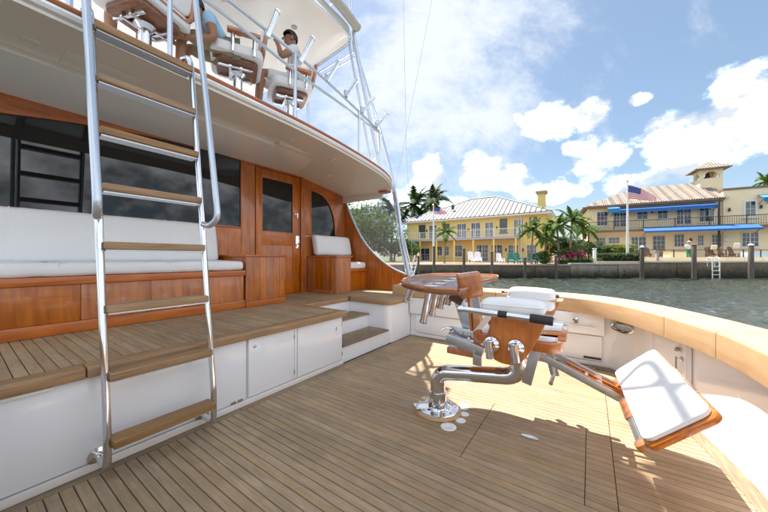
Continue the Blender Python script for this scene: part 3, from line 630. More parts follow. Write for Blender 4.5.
for z in (0.205, 0.552, 0.915, 1.268, 1.605, 1.94, 2.262, 2.588):
    y = LY(z)
    t = KL.part('tread', MB().box(LX[0]+0.012, LX[1]-0.012, y-0.055, y+0.055, z-0.022, z+0.022), M['tread'], bevel=0.010, seg=3)
    KL.part('tread_channel', MB().box(LX[0]+0.018, LX[1]-0.018, y-0.04, y+0.05, z-0.031, z-0.0225), M['alum'], t)

# ================================================================== CUSHIONS
def cushion(name, label, cat, x0, x1, y0, y1, z0, z1, bev=0.03, group=None, seams=0, lean=0.0):
    base = ((x0+x1)/2, (y0+y1)/2, z0)
    hs_ = ((x1-x0)/2, (y1-y0)/2, (z1-z0)/2); tall = hs_[2] > hs_[1]
    me = soft_block((base[0], base[1], (z0+z1)/2), hs_, bev, M['vinyl'], name, base, seams, 0.014 if not tall else 0.02, lean, 0.0035, 0.028, 1 if tall else 2)
    o = put(name, me, None, b2w(*base), (0,0,BOAT)); tag(o, label, cat, group)
    for k in range(1, seams+1):
        X = x0 + (x1-x0)*k/(seams+1); sm = MB()
        pts = [(X,y0-0.001,z0+0.02),(X,y0-0.001,z1-bev*0.7),(X,y0+bev*0.3,z1-0.004),(X,y0+bev*1.1,z1+0.001),(X,y1-bev,z1+0.001)]
        pts = [(a, b + (c-z0)*lean, c) for a, b, c in pts]
        put('piping', sm.tube(pts, 0.004, 6).mesh('piping', M['vinyl'], base), o)
    return o
cushion('seat_cushion', 'long white seat cushion on the varnished settee behind the ladder', 'cushion', -0.28, 1.985, 3.40, 3.97, 1.052, 1.158, 0.028, seams=2)
cushion('back_cushion', 'tall white back cushion under the wide dark cabin window', 'cushion', -0.28, 1.93, 3.86, 3.99, 1.160, 1.625, 0.035, seams=3, lean=0.18)
cushion('seat_cushion', 'small white seat cushion beside the sweeping side wing', 'cushion', 3.95, 4.53, 3.54, 3.98, 0.992, 1.105, 0.03)
cushion('back_cushion', 'white back cushion under the arched cabin window', 'cushion', 3.60, 4.50, 3.87, 3.99, 1.24, 1.60, 0.04, lean=0.2)

# ================================================================== FIGHTING CHAIR
def rrect(x0, x1, y0, y1, r, n=5):
    out = []
    for cx, cy, a0 in ((x1-r,y1-r,0),(x0+r,y1-r,90),(x0+r,y0+r,180),(x1-r,y0+r,270)):
        out += [(cx+r*math.cos(R(a0+90*k/n)), cy+r*math.sin(R(a0+90*k/n))) for k in range(n+1)]
    return out
fc = thing('fighting_chair', 'varnished fishing chair with chrome offset pedestal and white pads on the cockpit deck', 'fishing chair', b2w(2.176,0.985,0.0), BOAT)
KC = Kit(fc, (2.176,0.985,0.0)); CX = 2.18
bp = KC.part('base_plate', MB().lathe([(0.165,0.001),(0.165,0.012),(0.158,0.030),(0.115,0.036),(0.112,0.028),(0.09,0.028),(0.085,0.034),(0.001,0.034)], (2.176,0.985,0), n=40), M['steel'])
KC.part('wood_ring', MB().lathe([(0.172,0.0),(0.180,0.004),(0.176,0.022),(0.166,0.024)], (2.176,0.985,0), n=40), M['coaming'], bp)
KC.part('locking_plate', MB().obox((2.10,1.075,0.04), (0.035,0.035,0), (-0.05,0.05,0), (0,0,0.006)), M['steel'], bp, bevel=0.004)
for k in range(8):
    a = 2*math.pi*(k+.5)/8; KC.part('bolt', MB().lathe([(0.009,0),(0.009,0.006),(0.005,0.009)], (2.176+0.135*math.cos(a),0.985+0.135*math.sin(a),0.032), n=8), M['steel'], bp)
KC.part('pedestal_collar', MB().lathe([(0.074,0.03),(0.074,0.055),(0.066,0.06),(0.066,0.135),(0.070,0.138),(0.070,0.15),(0.06,0.152)], (2.176,0.985,0), n=32), M['steel'])
KC.part('pedestal', MB().tube(fillet([(2.176,0.985,0.10),(2.176,0.985,0.30),(2.18,0.39,0.395),(2.18,0.39,0.60)],0.13,10), 0.058, 24), M['steel'])
KC.part('swivel_head', MB().lathe([(0.07,0.52),(0.07,0.585),(0.13,0.60),(0.13,0.624)], (CX,0.39,0), n=28), M['steel'])
# seat: wooden pan with a notch for the rod butt at the front, pad on top
def seat_poly(x0, x1, y0, y1, r, nw, nd):
    p = [(x1,y1),(x0,y1),(x0,y0+r)] + [(x0+r*(1-math.cos(a)), y0+r*(1-math.sin(a))) for a in [math.pi/2*k/5 for k in range(1,6)]]
    p += [(CX-nw,y0)] + [(CX-nw*math.cos(a), y0+nd*math.sin(a)) for a in [math.pi*k/8 for k in range(1,8)]] + [(CX+nw,y0)]
    p += [(x1-r+r*math.sin(a), y0+r*(1-math.cos(a))) for a in [math.pi/2*k/5 for k in range(0,6)]]
    return p
def poly_fix(poly):                                # drop duplicates
    out = []
    for a in poly:
        if not out or (a[0]-out[-1][0])**2+(a[1]-out[-1][1])**2 > 1e-8: out.append(a)
    return out
def flat_shape(mb, poly, z0, z1, fx=lambda x,y,z:(x,y,z)):
    return mb.prism(poly_fix(poly), lambda a,b,t: fx(a,b,t), z0, z1)
KC.part('seat', flat_shape(MB(), seat_poly(1.97,2.64,0.13,0.60,0.08,0.12,0.14), 0.640, 0.700), M['burl'], bevel=0.006)
KC.part('seat_pad', flat_shape(MB(), seat_poly(1.99,2.61,0.16,0.58,0.07,0.15,0.16), 0.702, 0.728), M['vinyl'], bevel=0.015, seg=3)
# side panels, round-bottomed, with rod holders
side = [(p.x,p.y) for p in catmull([(0.458,0.872),(0.472,0.80),(0.497,0.735),(0.502,0.69),(0.48,0.65),(0.435,0.628),(0.38,0.619),(0.33,0.628),(0.285,0.662),(0.245,0.73),(0.21,0.80),(0.185,0.872)], 4)]
def panel(X, sx):
    p = KC.part('side_panel', MB().prism(poly_fix(side), lambda a,b,t:(t + sx*0.05*(1-((a-0.345)/0.17)**2), a, b), X-0.014, X+0.014), M['burl'], bevel=0.004)
    for y, z in ((0.452,0.715),(0.325,0.718)):
        xo = X + sx*(0.05+0.012)
        h = KC.part('rod_holder', MB().lathe([(0.042,0),(0.042,0.006),(0.028,0.012),(0.02,0.02)], (xo-sx*0.008,y,z), (sx,0,0), 20).tube([(xo+sx*0.032,y+0.006,z+0.022),(xo+sx*0.036,y-0.004,z-0.066)], 0.0225, 16), M['steel'], p)
        KC.part('holder_rim', MB().tube([(xo+sx*0.032,y+0.006,z+0.018),(xo+sx*0.032,y+0.007,z+0.026)], 0.028, 16), M['steel'], h)
    return p
panel(1.77, -1); panel(2.59, 1)
KC.part('arm_ledge', MB().box(1.70,1.86,0.165,0.53,0.873,0.885), M['coaming'], bevel=0.004)
KC.part('arm_ledge', MB().box(2.50,2.66,0.165,0.53,0.873,0.885), M['coaming'], bevel=0.004)
for X, sx in ((1.665,-1),(2.695,1)):
    a = KC.part('arm_rail', MB().tube([(X,0.60,0.905),(X,0.165 if sx < 0 else 0.225,0.889)], 0.016, 14), M['steel'])
    KC.part('grip', MB().tube([(X,0.25 if sx < 0 else 0.27,0.8935),(X,0.148 if sx < 0 else 0.20,0.8885)], 0.0225, 14), M['black'], a)
    KC.part('grip_band', MB().tube([(X,0.405,0.8985),(X,0.36,0.897)], 0.0185, 14), M['black'], a)
    KC.part('rail_end', MB().lathe([(0.02,0),(0.022,0.01),(0.018,0.03),(0.001,0.035)], (X,0.595,0.905), (0,1,0), 14), M['steel'], a)
    KC.part('rail_bracket', MB().box(min(X,X-sx*0.06),max(X,X-sx*0.06),0.44,0.47,0.880,0.892), M['steel'], a, bevel=0.002)
def bolster(X, w, y0, y1, z0, z1):
    me = soft_block((X,(y0+y1)/2,(z0+z1)/2), (w/2,(y1-y0)/2,(z1-z0)/2), 0.034, M['vinyl'], 'arm_pad', KC.base, 0, 0.008, 0.0, 0.003, 0.014)
    o = put('arm_pad', me, fc); zc = (z0+z1)/2
    rp = rrect(X-w/2-0.001,X+w/2+0.001,y0-0.001,y1+0.001,0.033)
    KC.part('piping', MB().tube([(a, b, zc+0.012) for a, b in rp+[rp[0]]], 0.0028, 6, cap=False), M['vinyl'], o)
    return o
bolster(1.775, 0.13, 0.19, 0.52, 0.886, 0.965); bolster(2.575, 0.15, 0.215, 0.545, 0.80, 0.955)
# back of the chair: small head block, brackets, struts that carry the rod table
KC.part('head_block', MB().obox((1.95,0.655,1.018), (0.044,-0.064,0.010), (0.025,0.017,0.006), (-0.022,0.006,0.082)), M['burl'], bevel=0.022, seg=4, smooth=60)
KC.part('head_stem', MB().bar((1.985,0.672,0.95),(2.02,0.66,0.70),0.02,0.03), M['burl'], bevel=0.006)
KC.part('strut', MB().bar((2.05,0.775,0.925),(2.05,0.70,0.70),0.012,0.075,(0,1,0)), M['alum'], bevel=0.003)
KC.part('strut', MB().bar((2.35,0.76,0.94),(2.35,0.71,0.68),0.012,0.06,(0,1,0)), M['alum'], bevel=0.003)
KC.part('strut_cap', MB().obox((2.05,0.78,0.915), (0.018,0,0), (0,0.045,0.02), (0,-0.02,0.035)), M['burl_t'], bevel=0.008)
KC.part('back_post', MB().bar((2.0,0.622,0.83),(2.0,0.615,0.62),0.05,0.05,(0,1,0)), M['burl'], bevel=0.01)
KC.part('back_post', MB().bar((2.36,0.622,0.83),(2.36,0.615,0.62),0.05,0.05,(0,1,0)), M['burl'], bevel=0.01)
bk = KC.part('back_bracket', MB().obox((2.02,0.735,0.675), (0.012,0,0), (0,0.085,0.004), (0,0.004,0.032)).obox((1.95,0.69,0.620), (0.02,0,0), (0,0.125,0.030), (0,-0.010,0.030)), M['brushed'], bevel=0.004)
for y, z in ((0.79,0.685),(0.73,0.68),(0.675,0.68),(0.675,0.655),(0.79,0.615),(0.60,0.575)):
    KC.part('bolt', MB().lathe([(0.010,0),(0.010,0.008),(0.006,0.012)], (1.99,y,z), (-1,0,0), 8), M['steel'], bk)
KC.part('bracket_lever', MB().tube(fillet([(2.0,0.80,0.70),(1.97,0.84,0.705),(1.97,0.86,0.685)],0.02),0.009,8), M['steel'], bk)
KC.part('seat_back_rail', MB().box(1.95,2.50,0.60,0.82,0.535,0.582), M['burl'], bevel=0.012)
KC.part('back_leg', MB().box(1.93,1.95,0.575,0.63,0.50,0.60), M['brushed'], bevel=0.003)
KC.part('back_strap', MB().grid(lambda a,b: (1.86+0.10*b, 0.535+0.075*a-0.03*b, 0.83-0.10*a+0.012*math.sin(3*b)), 6, 4).grid(lambda a,b: (1.864+0.10*b, 0.537+0.075*a-0.03*b, 0.826-0.10*a+0.012*math.sin(3*b)), 6, 4), M['vinyl'])
# rod table
def table_pt(x, y, z):                             # slight rise to starboard
    return (x, y, z + 0.985 + 0.055*(x-1.75))
tb_out = [(p.x,p.y) for p in catmull([(1.76,0.66,0),(1.74,0.80,0),(1.80,0.98,0),(1.93,1.16,0),(2.12,1.27,0),(2.38,1.30,0),(2.58,1.20,0),(2.66,1.0,0),(2.66,0.75,0),(2.60,0.63,0),(2.40,0.66,0),(2.18,0.70,0),(1.95,0.66,0),(1.85,0.64,0),(1.76,0.66,0)], 5)][:-1]
tb = KC.part('rod_table', MB().prism(tb_out, lambda a,b,t: table_pt(a,b,t), -0.018, 0.012), M['burl_t'], bevel=0.006)
cxm = sum(p[0] for p in tb_out)/len(tb_out); cym = sum(p[1] for p in tb_out)/len(tb_out)
KC.part('table_lip', MB().tube([table_pt(cxm+(a-cxm)*0.985, cym+(b-cym)*0.985, 0.014) for a, b in tb_out + [tb_out[0]]], 0.009, 6, cap=False), M['burl'], tb)
for x, y, L in ((1.86,0.905,0.215),(2.0,0.905,0.19),(2.15,0.905,0.17),(2.30,0.905,0.17),(2.45,0.905,0.17),(1.93,1.08,0.10),(2.5,1.08,0.15)):
    t0 = Vector(table_pt(x, y, -0.012)); t1 = t0 + Vector((0, 0.045, -L))
    h = KC.part('rod_tube', MB().tube([t0, t1], 0.0235, 16), M['steel'], tb)
    KC.part('tube_end', MB().tube([t1, t1+Vector((0,0.004,-0.018))], 0.0265, 16), M['steel'], h)
    if y < 1: KC.part('tube_rim', MB().prism([(x+0.038*math.cos(a), y-0.015+0.055*math.sin(a)) for a in [2*math.pi*k/20 for k in range(20)]], lambda a,b,t: table_pt(a,b,t), 0.0125, 0.017), M['brushed'], h)
# foot rest on two long arms
for X in (2.03, 2.46):
    KC.part('hanger', MB().bar((X,0.275,0.63),(X,0.325,0.415) if X < 2.2 else (X,0.205,0.35),0.016,0.056,(0,1,0)), M['brushed'], bevel=0.004)
aL = KC.part('footrest_arm', MB().bar((2.30,0.47,0.60),(2.30,-0.20,0.325),0.014,0.045,(0,0,1)), M['brushed'], bevel=0.003)
KC.part('footrest_arm', MB().bar((2.50,0.47,0.60),(2.50,-0.20,0.325),0.014,0.045,(0,0,1)), M['brushed'], bevel=0.003)
KC.part('arm_slide', MB().bar((2.36,0.14,0.462),(2.36,-0.20,0.325),0.02,0.03,(0,0,1)).bar((2.44,0.14,0.462),(2.44,-0.20,0.325),0.02,0.03,(0,0,1)).bar((2.35,0.02,0.415),(2.45,0.02,0.415),0.02,0.03), M['burl'], bevel=0.004)
KC.part('arm_brace', MB().bar((2.30,0.36,0.555),(2.50,0.36,0.555),0.03,0.02).bar((2.30,-0.05,0.385),(2.50,-0.05,0.385),0.03,0.02), M['brushed'], bevel=0.002)
KC.part('arm_pin', MB().tube([(2.27,0.215,0.36),(2.54,0.215,0.36)],0.014,10), M['steel'])
# board plane: low edge forward, high edge aft
lo, hi = Vector((0,-0.205,0.392)), Vector((0,-0.405,0.585)); sl = (hi-lo); slen = sl.length; sl.normalize(); nn = Vector((0, sl.z, -sl.y))
if nn.z < 0: nn = -nn
def foot_pt(x, s, t): p = lo + sl*s + nn*t; return (x, p.y + 0.05*(x-1.71)/0.92, p.z)
fb = KC.part('footrest', MB().prism(rrect(1.700,2.640,-0.012,slen+0.012,0.04), lambda a,b,t: foot_pt(a,b,t), -0.034, -0.004), M['burl'], bevel=0.012, seg=3)
KC.part('footrest_pad', MB().prism(rrect(1.712,2.628,0.0,slen,0.04), lambda a,b,t: foot_pt(a,b,t), -0.003, 0.018), M['vinyl'], fb, bevel=0.008, seg=3)
pr = rrect(1.712,2.628,0.0,slen,0.04); KC.part('piping', MB().tube([foot_pt(a,b,0.016) for a,b in pr+[pr[0]]], 0.004, 6, cap=False), M['vinyl'], fb)
for a in [1.76+0.17*k for k in range(6)]:
    KC.part('screw', MB().prism([(a+0.007*math.cos(q), -0.0155+0.0) if False else (a+0.007*math.cos(q), slen+0.008+0.005*math.sin(q)) for q in [math.pi*k/4 for k in range(8)]], lambda x,y,t: foot_pt(x,y,t), -0.0045, -0.002), M['steel'], fb)
for x0, x1 in ((1.74,1.80),(2.02,2.26),(2.46,2.60)):
    KC.part('footrest_block', MB().prism(rrect(x0,x1,-0.06,-0.008,0.02), lambda a,b,t: foot_pt(a,b,t), -0.04, -0.008), M['burl'], fb, bevel=0.008)
KC.part('footrest_hinge', MB().prism(rrect(1.80,2.04,-0.05,-0.02,0.01), lambda a,b,t: foot_pt(a,b,t), -0.035, -0.012), M['brushed'], fb, bevel=0.003)

# ================================================================== HELM CHAIRS AND PEOPLE ON THE FLYBRIDGE
FZ = 2.705
def helm_chair(X, Y, label, turn=0.0):
    root = thing('helm_chair', label, 'helm chair', b2w(X,Y,FZ), BOAT+turn, 'helm chairs on the flybridge')
    k = Kit(root)
    k.part('pedestal', MB().lathe([(0.16,0),(0.16,0.015),(0.07,0.03),(0.055,0.05),(0.055,0.66),(0.09,0.70)], n=20), M['steel'])
    k.part('seat_bracket', MB().box(-0.16,0.16,-0.05,-0.02,0.69,0.735).box(-0.16,0.16,0.06,0.09,0.69,0.735).box(-0.14,-0.11,-0.16,0.2,0.70,0.735).box(0.11,0.14,-0.16,0.2,0.70,0.735), M['steel'], bevel=0.004)
    s = k.part('seat', MB().prism(rrect(-0.22,0.22,-0.22,0.22,0.08), lambda a,b,t:(a,b,t), 0.737, 0.785), M['burl_t'], bevel=0.012)
    k.part('seat_pad', MB().prism(rrect(-0.30,0.30,-0.27,0.28,0.09), lambda a,b,t:(a,b,t), 0.787, 0.89), M['vinyl'], s, bevel=0.02, seg=3)
    b = k.part('backrest', MB().prism(rrect(-0.25,0.25,0.0,0.30,0.08), lambda a,c,t:(a, -0.27 + t - c*0.18, 0.90 + c), 0.0, 0.07), M['vinyl'], bevel=0.025, seg=3)
    k.part('backrest_frame', MB().tube([(a, -0.262 - c*0.18, 0.90 + c) for a, c in rrect(-0.262,0.262,-0.05,0.312,0.09) + [rrect(-0.262,0.262,-0.05,0.312,0.09)[0]]], 0.024, 8, cap=False), M['burl'], b)
    for sx in (-1, 1):
        a = k.part('armrest', MB().obox((sx*0.325,-0.06,1.0), (0.04,0,0), (0,0.17,0), (0,0,0.018)), M['burl'], bevel=0.012)
        k.part('arm_pad', MB().obox((sx*0.325,-0.06,1.026), (0.034,0,0), (0,0.13,0), (0,0,0.012)), M['vinyl'], a, bevel=0.008)
        for y in (-0.16, 0.06): k.part('arm_support', MB().bar((sx*0.31,y,0.78),(sx*0.325,y-0.01,0.985),0.03,0.03), M['steel'], a, bevel=0.003)
    k.part('foot_rest', MB().prism(rrect(-0.2,0.2,0.22,0.42,0.05), lambda a,b,t:(a,b,t), 0.28, 0.31), M['burl'], bevel=0.008)
    [k.part('footrest_stay', MB().bar((q*0.1,0.24,0.29),(q*0.05,0.05,0.40),0.02,0.02), M['steel']) for q in (-1, 1)]
    return root
HC = [(1.05,3.50),(1.96,3.50),(2.74,3.52)]
TURN = R(62)
helm_chair(*HC[0], 'dark varnished helm chair above the ladder top, cut off by the picture edge', R(20))
helm_chair(*HC[1], 'helm chair under the person in the blue shirt', TURN)
helm_chair(*HC[2], 'helm chair nearest the hardtop corner, under the dark-haired person', TURN)

def skin_mesh(name, joints, edges, mat, root=0, sub=2):
    me = bpy.data.meshes.new(name); me.from_pydata([j[0] for j in joints], edges, [])
    o = bpy.data.objects.new('tmp', me); COL.objects.link(o)
    md_ = o.modifiers.new('s', 'SKIN'); md_.use_smooth_shade = True; md_.branch_smoothing = 0.6
    for i, v in enumerate(me.skin_vertices[0].data):
        r = joints[i][1]; v.radius = r if isinstance(r, tuple) else (r, r); v.use_root = (i == root)
    ms = o.modifiers.new('d', 'SUBSURF'); ms.levels = sub; ms.render_levels = sub
    dg = bpy.context.evaluated_depsgraph_get(); dg.update()
    out = bpy.data.meshes.new_from_object(o.evaluated_get(dg)); out.name = name
    bpy.data.objects.remove(o); out.materials.clear(); out.materials.append(mat)
    out.polygons.foreach_set('use_smooth', [True]*len(out.polygons)); return out
SKIN = simple('skin', (0.40, 0.21, 0.13), 0.55, 0, 0, 0.08, 9)
SKIN2 = simple('skin_tan', (0.33, 0.16, 0.09), 0.55, 0, 0, 0.08, 9)
def person(base, rz, label, P, skin, shirt, trousers, hair, cap=None, group=None, sleeves=0.55):
    """P: joints in local metres (face towards +y). Body is one skinned mesh; clothes are grown from the same skeleton."""
    root = thing('person', label, 'person', base, rz, group)
    V = lambda n: Vector(P[n])
    J, E, idx = [], [], {}
    def jn(n, p, r): idx[n] = len(J); J.append((tuple(p), r)); return idx[n]
    def ed(a, b): E.append((idx[a], idx[b]))
    jn('pelvis', V('pelvis'), (0.135,0.105)); jn('waist', V('waist'), (0.125,0.095)); ed('pelvis','waist')
    jn('chest', V('chest'), (0.15,0.105)); ed('waist','chest'); jn('neck', V('neck'), 0.055); ed('chest','neck')
    hd = V('head') - V('neck'); jn('jaw', V('neck') + hd*0.45 + Vector((0,0.02,0)), (0.068,0.075)); ed('neck','jaw'); jn('skull', V('head'), (0.080,0.098)); ed('jaw','skull'); jn('crown', V('head') + hd.normalized()*0.075, (0.055,0.07)); ed('skull','crown')
    for s in 'lr':
        jn('sh'+s, V('sh'+s), 0.066); ed('chest','sh'+s); jn('el'+s, V('el'+s), 0.043); ed('sh'+s,'el'+s); jn('wr'+s, V('wr'+s), 0.030); ed('el'+s,'wr'+s)
        d = (V('wr'+s)-V('el'+s)).normalized(); side = d.cross(Vector((0,0,1))); side = side.normalized() if side.length > .1 else Vector((1,0,0)); nrm = side.cross(d)
        jn('pm'+s, V('wr'+s)+d*0.065, (0.036,0.02)); ed('wr'+s,'pm'+s)
        for q, (o, l) in enumerate(((-0.026,0.062),(-0.009,0.072),(0.009,0.068),(0.026,0.055))):
            b_ = V('wr'+s)+d*0.085+side*o; jn('f%d%s'%(q,s), b_, 0.0095); ed('pm'+s,'f%d%s'%(q,s)); jn('g%d%s'%(q,s), b_+d*l*0.55-nrm*0.012, 0.0085); ed('f%d%s'%(q,s),'g%d%s'%(q,s)); jn('h%d%s'%(q,s), b_+d*l*0.85-nrm*0.035, 0.007); ed('g%d%s'%(q,s),'h%d%s'%(q,s))
        t_ = V('wr'+s)+d*0.035-side*0.034; jn('t'+s, t_, 0.011); ed('wr'+s,'t'+s); jn('u'+s, t_+d*0.04-side*0.018, 0.009); ed('t'+s,'u'+s)
        jn('hp'+s, V('hp'+s), 0.088); ed('pelvis','hp'+s); jn('kn'+s, V('kn'+s), 0.060); ed('hp'+s,'kn'+s); jn('an'+s, V('an'+s), 0.040); ed('kn'+s,'an'+s); jn('to'+s, V('an'+s)+Vector((0,0.15,-0.05)), 0.034); ed('an'+s,'to'+s)
    put('body', skin_mesh('body', J, E, skin), root)
    up = lambda a, k=1.0: tuple(x*k for x in a) if isinstance(a, tuple) else a*k
    # shirt
    SJ = [(P['pelvis'], (0.148,0.118)), (P['waist'], (0.142,0.112)), (P['chest'], (0.166,0.12)), (tuple(V('chest').lerp(V('neck'),0.62)), 0.075)]; SE = [(0,1),(1,2),(2,3)]
    for s in 'lr':
        SJ.append((P['sh'+s], 0.082)); SE.append((2, len(SJ)-1)); e = V('sh'+s).lerp(V('el'+s), sleeves); SJ.append((tuple(e), 0.062)); SE.append((len(SJ)-2, len(SJ)-1))
    put('shirt', skin_mesh('shirt', SJ, SE, shirt), root)
    TJ = [(P['pelvis'], (0.146,0.116))]; TE = []
    for s in 'lr':
        TJ.append((P['hp'+s], 0.102)); TE.append((0, len(TJ)-1)); TJ.append((tuple(V('hp'+s).lerp(V('kn'+s), 0.9)), 0.076)); TE.append((len(TJ)-2, len(TJ)-1))
        if P.get('long'): TJ.append((tuple(V('kn'+s).lerp(V('an'+s), 0.95)), 0.06)); TE.append((len(TJ)-2, len(TJ)-1))
    put('trousers', skin_mesh('trousers', TJ, TE, trousers), root)
    # head: hair or cap, ears, nose, eyes
    hc = V('head') + hd.normalized()*0.02; f = Vector(P.get('face', (0,1,0))).normalized(); lat = f.cross(Vector((0,0,1))).normalized(); u3 = lat.cross(f).normalized()
    mbh = MB(); n, mring = 16, 8; vs, fs = [], []
    for i in range(mring+1):
        th = math.pi*0.60*i/mring
        for j in range(n):
            a = 2*math.pi*j/n; fr = math.cos(a); k = 1.0 - (0.35 if fr > 0.35 and th > 1.1 else 0)
            vs.append(hc + u3*(0.112*math.cos(th*k)+0.004) + (f*fr*0.108 + lat*math.sin(a)*0.092)*math.sin(th*k))
    fs = [(i*n+j, i*n+(j+1)%n, (i+1)*n+(j+1)%n, (i+1)*n+j) for i in range(mring) for j in range(n)]
    mbh.add(vs, fs)
    put('cap' if cap else 'hair', mbh.mesh('hair', cap or hair, smooth=80), root)
    if cap: put('cap_peak', MB().prism([(-0.075,0.0)] + [(0.08*math.cos(a), 0.085*math.sin(a)) for a in [math.pi*(1-k/8) for k in range(1,8)]] + [(0.075,0.0)], lambda a,b,t: tuple(hc + lat*a + f*(0.085+b) + u3*(0.02+t-b*0.25)), 0, 0.006).mesh('cap_peak', cap), root)
    put('nose', MB().tube([hc+f*0.085+u3*(-0.005), hc+f*0.112-u3*0.045, hc+f*0.085-u3*0.055], [0.008,0.014,0.008], 8).mesh('nose', skin), root)
    for s in (-1, 1):
        put('ear', MB().obox(hc+lat*0.083*s-u3*0.03, f*0.018, lat*0.007, u3*0.03).mesh('ear', skin, bevel=0.006), root)
        put('eye', MB().lathe([(0.011,0),(0.009,0.006),(0.001,0.009)], hc+f*0.082+lat*0.032*s-u3*0.012, f, 10).mesh('eye', M['black']), root)
    put('mouth', MB().obox(hc+f*0.088-u3*0.082, lat*0.022, f*0.004, u3*0.004).mesh('mouth', simple('lip', (0.3,0.1,0.08), 0.5)), root)
    return root
BLUE = simple('pale_blue_cotton', (0.36, 0.56, 0.74), 0.85, 0, 0, 0.1, 8, 0.3, 12)
WHITEC = simple('white_cotton', (0.76, 0.76, 0.74), 0.85, 0, 0, 0.06, 8, 0.3, 12)
KHAKI = simple('khaki_cotton', (0.30, 0.26, 0.16), 0.85, 0, 0, 0.1, 8, 0.3, 12)
NAVY = simple('navy_cotton', (0.03, 0.04, 0.07), 0.85, 0, 0, 0.1, 8)
HAIR = simple('dark_hair', (0.018, 0.013, 0.010), 0.45, 0, 0, 0.3, 40)
GREEN = simple('green_cotton', (0.05, 0.28, 0.14), 0.85, 0, 0, 0.1, 8)
def seated(**over):
    P = dict(pelvis=(0,0,0.10), waist=(0,-0.01,0.27), chest=(0,0.0,0.46), neck=(0,0.03,0.60), head=(0,0.05,0.745),
             shl=(-0.185,0.0,0.53), ell=(-0.26,0.02,0.27), wrl=(-0.22,0.24,0.24), shr=(0.185,0.0,0.53), elr=(0.26,0.02,0.27), wrr=(0.22,0.24,0.24),
             hpl=(-0.10,0.03,0.09), knl=(-0.13,0.45,0.11), anl=(-0.12,0.48,-0.33), hpr=(0.10,0.03,0.09), knr=(0.13,0.45,0.11), anr=(0.12,0.48,-0.33))
    P.update(over); return P
SZ = FZ + 0.89
person(b2w(1.85,3.46,SZ-0.12), BOAT+TURN, 'seated person in a pale blue shirt and dark cap, gesturing', seated(waist=(0,0.10,0.21), chest=(0,0.22,0.31), neck=(0,0.30,0.39), head=(-0.01,0.35,0.50),
    shl=(-0.19,0.21,0.35), ell=(-0.26,0.15,0.06), wrl=(-0.25,0.40,0.0), shr=(0.17,0.22,0.35), elr=(0.26,0.38,0.16), wrr=(0.14,0.58,0.14), face=(-0.1,1,-0.15)), SKIN2, BLUE, KHAKI, HAIR, cap=NAVY)
person(b2w(2.80,3.50,SZ-0.03), BOAT+TURN, 'seated dark-haired person with one hand raised to the face', seated(shl=(-0.19,0.02,0.52), ell=(-0.30,0.22,0.28), wrl=(-0.14,0.24,0.54), face=(-0.1,1,0)), SKIN2, WHITEC, WHITEC, HAIR)
person(b2w(1.05,3.56,SZ-0.03), BOAT, 'seated person at the top edge, only a white-clothed body part and hand showing', seated(elr=(0.30,0.05,0.30), wrr=(0.40,0.24,0.20)), SKIN, WHITEC, WHITEC, HAIR)

# ================================================================== WATER, LAND, FAR BANK
FPX = 14.0/36.0*768.0; HV = 257.5
def at(u, v, d): return Vector(((u-384)/FPX*d, d, EYE + (HV-v)/FPX*d))
WZ = -0.52; WALL_D = 25.0
def leafmat(name, c1, c2, rough=0.8):
    mt, nt, b = newmat(name); N, L = nt.nodes, nt.links
    ge = N.new('ShaderNodeNewGeometry'); cr = N.new('ShaderNodeMix'); cr.data_type = 'RGBA'
    L.new(ge.outputs['Random Per Island'], cr.inputs['Factor']); cr.inputs['A'].default_value = (*c1, 1); cr.inputs['B'].default_value = (*c2, 1)
    L.new(cr.outputs['Result'], b.inputs['Base Color']); b.inputs['Roughness'].default_value = rough
    tr = N.new('ShaderNodeBsdfTranslucent'); L.new(cr.outputs['Result'], tr.inputs[0]); mx = N.new('ShaderNodeMixShader'); mx.inputs[0].default_value = 0.35
    L.new(b.outputs[0], mx.inputs[1]); L.new(tr.outputs[0], mx.inputs[2]); L.new(mx.outputs[0], N['Material Output'].inputs['Surface']); return mt
def water_mat():
    mt, nt, b = newmat('canal_water'); N, L = nt.nodes, nt.links
    b.inputs['Base Color'].default_value = (0.028, 0.036, 0.026, 1); b.inputs['Roughness'].default_value = 0.07; b.inputs['IOR'].default_value = 1.33
    ge = N.new('ShaderNodeNewGeometry'); n1 = N.new('ShaderNodeTexNoise'); n1.inputs['Scale'].default_value = 2.4; n1.inputs['Detail'].default_value = 5; n1.inputs['Roughness'].default_value = 0.6; L.new(ge.outputs['Position'], n1.inputs['Vector'])
    bp = N.new('ShaderNodeBump'); bp.inputs['Strength'].default_value = 0.42; bp.inputs['Distance'].default_value = 0.16; L.new(n1.outputs['Fac'], bp.inputs['Height']); L.new(bp.outputs[0], b.inputs['Normal']); return mt
from mathutils import noise as mnoise
mb = MB()
def wav(i, j):
    x, y = -30 + 90*i, 1.5 + 24.5*j**1.35
    p = Vector((x*0.55, y*0.9, 0)); h = mnoise.noise(p)*0.06 + mnoise.noise(p*2.6 + Vector((3,1,0)))*0.09 + mnoise.noise(p*5.2)*0.05
    return (x, y, WZ + h)
mb.grid(wav, 560, 220)
mb.add([(-900,-700,WZ-0.16),(900,-700,WZ-0.16),(900,26,WZ-0.16),(-900,26,WZ-0.16)], [(0,1,2,3)])
tag(put('water', mb.mesh('water', water_mat(), smooth=180, recalc=False)), kind='structure')
grassy = simple('lawn', (0.06, 0.10, 0.03), 0.9, 0, 0, 0.4, 0.8, 0.5, 6)
tag(put('ground', MB().add([(-1500,25.2,0.58),(1500,25.2,0.58),(1500,2500,0.58),(-1500,2500,0.58)], [(0,1,2,3)]).mesh('ground', grassy, recalc=False)), kind='structure')
paver = simple('brick_paving', (0.30, 0.17, 0.11), 0.85, 0, 0, 0.3, 1.5)
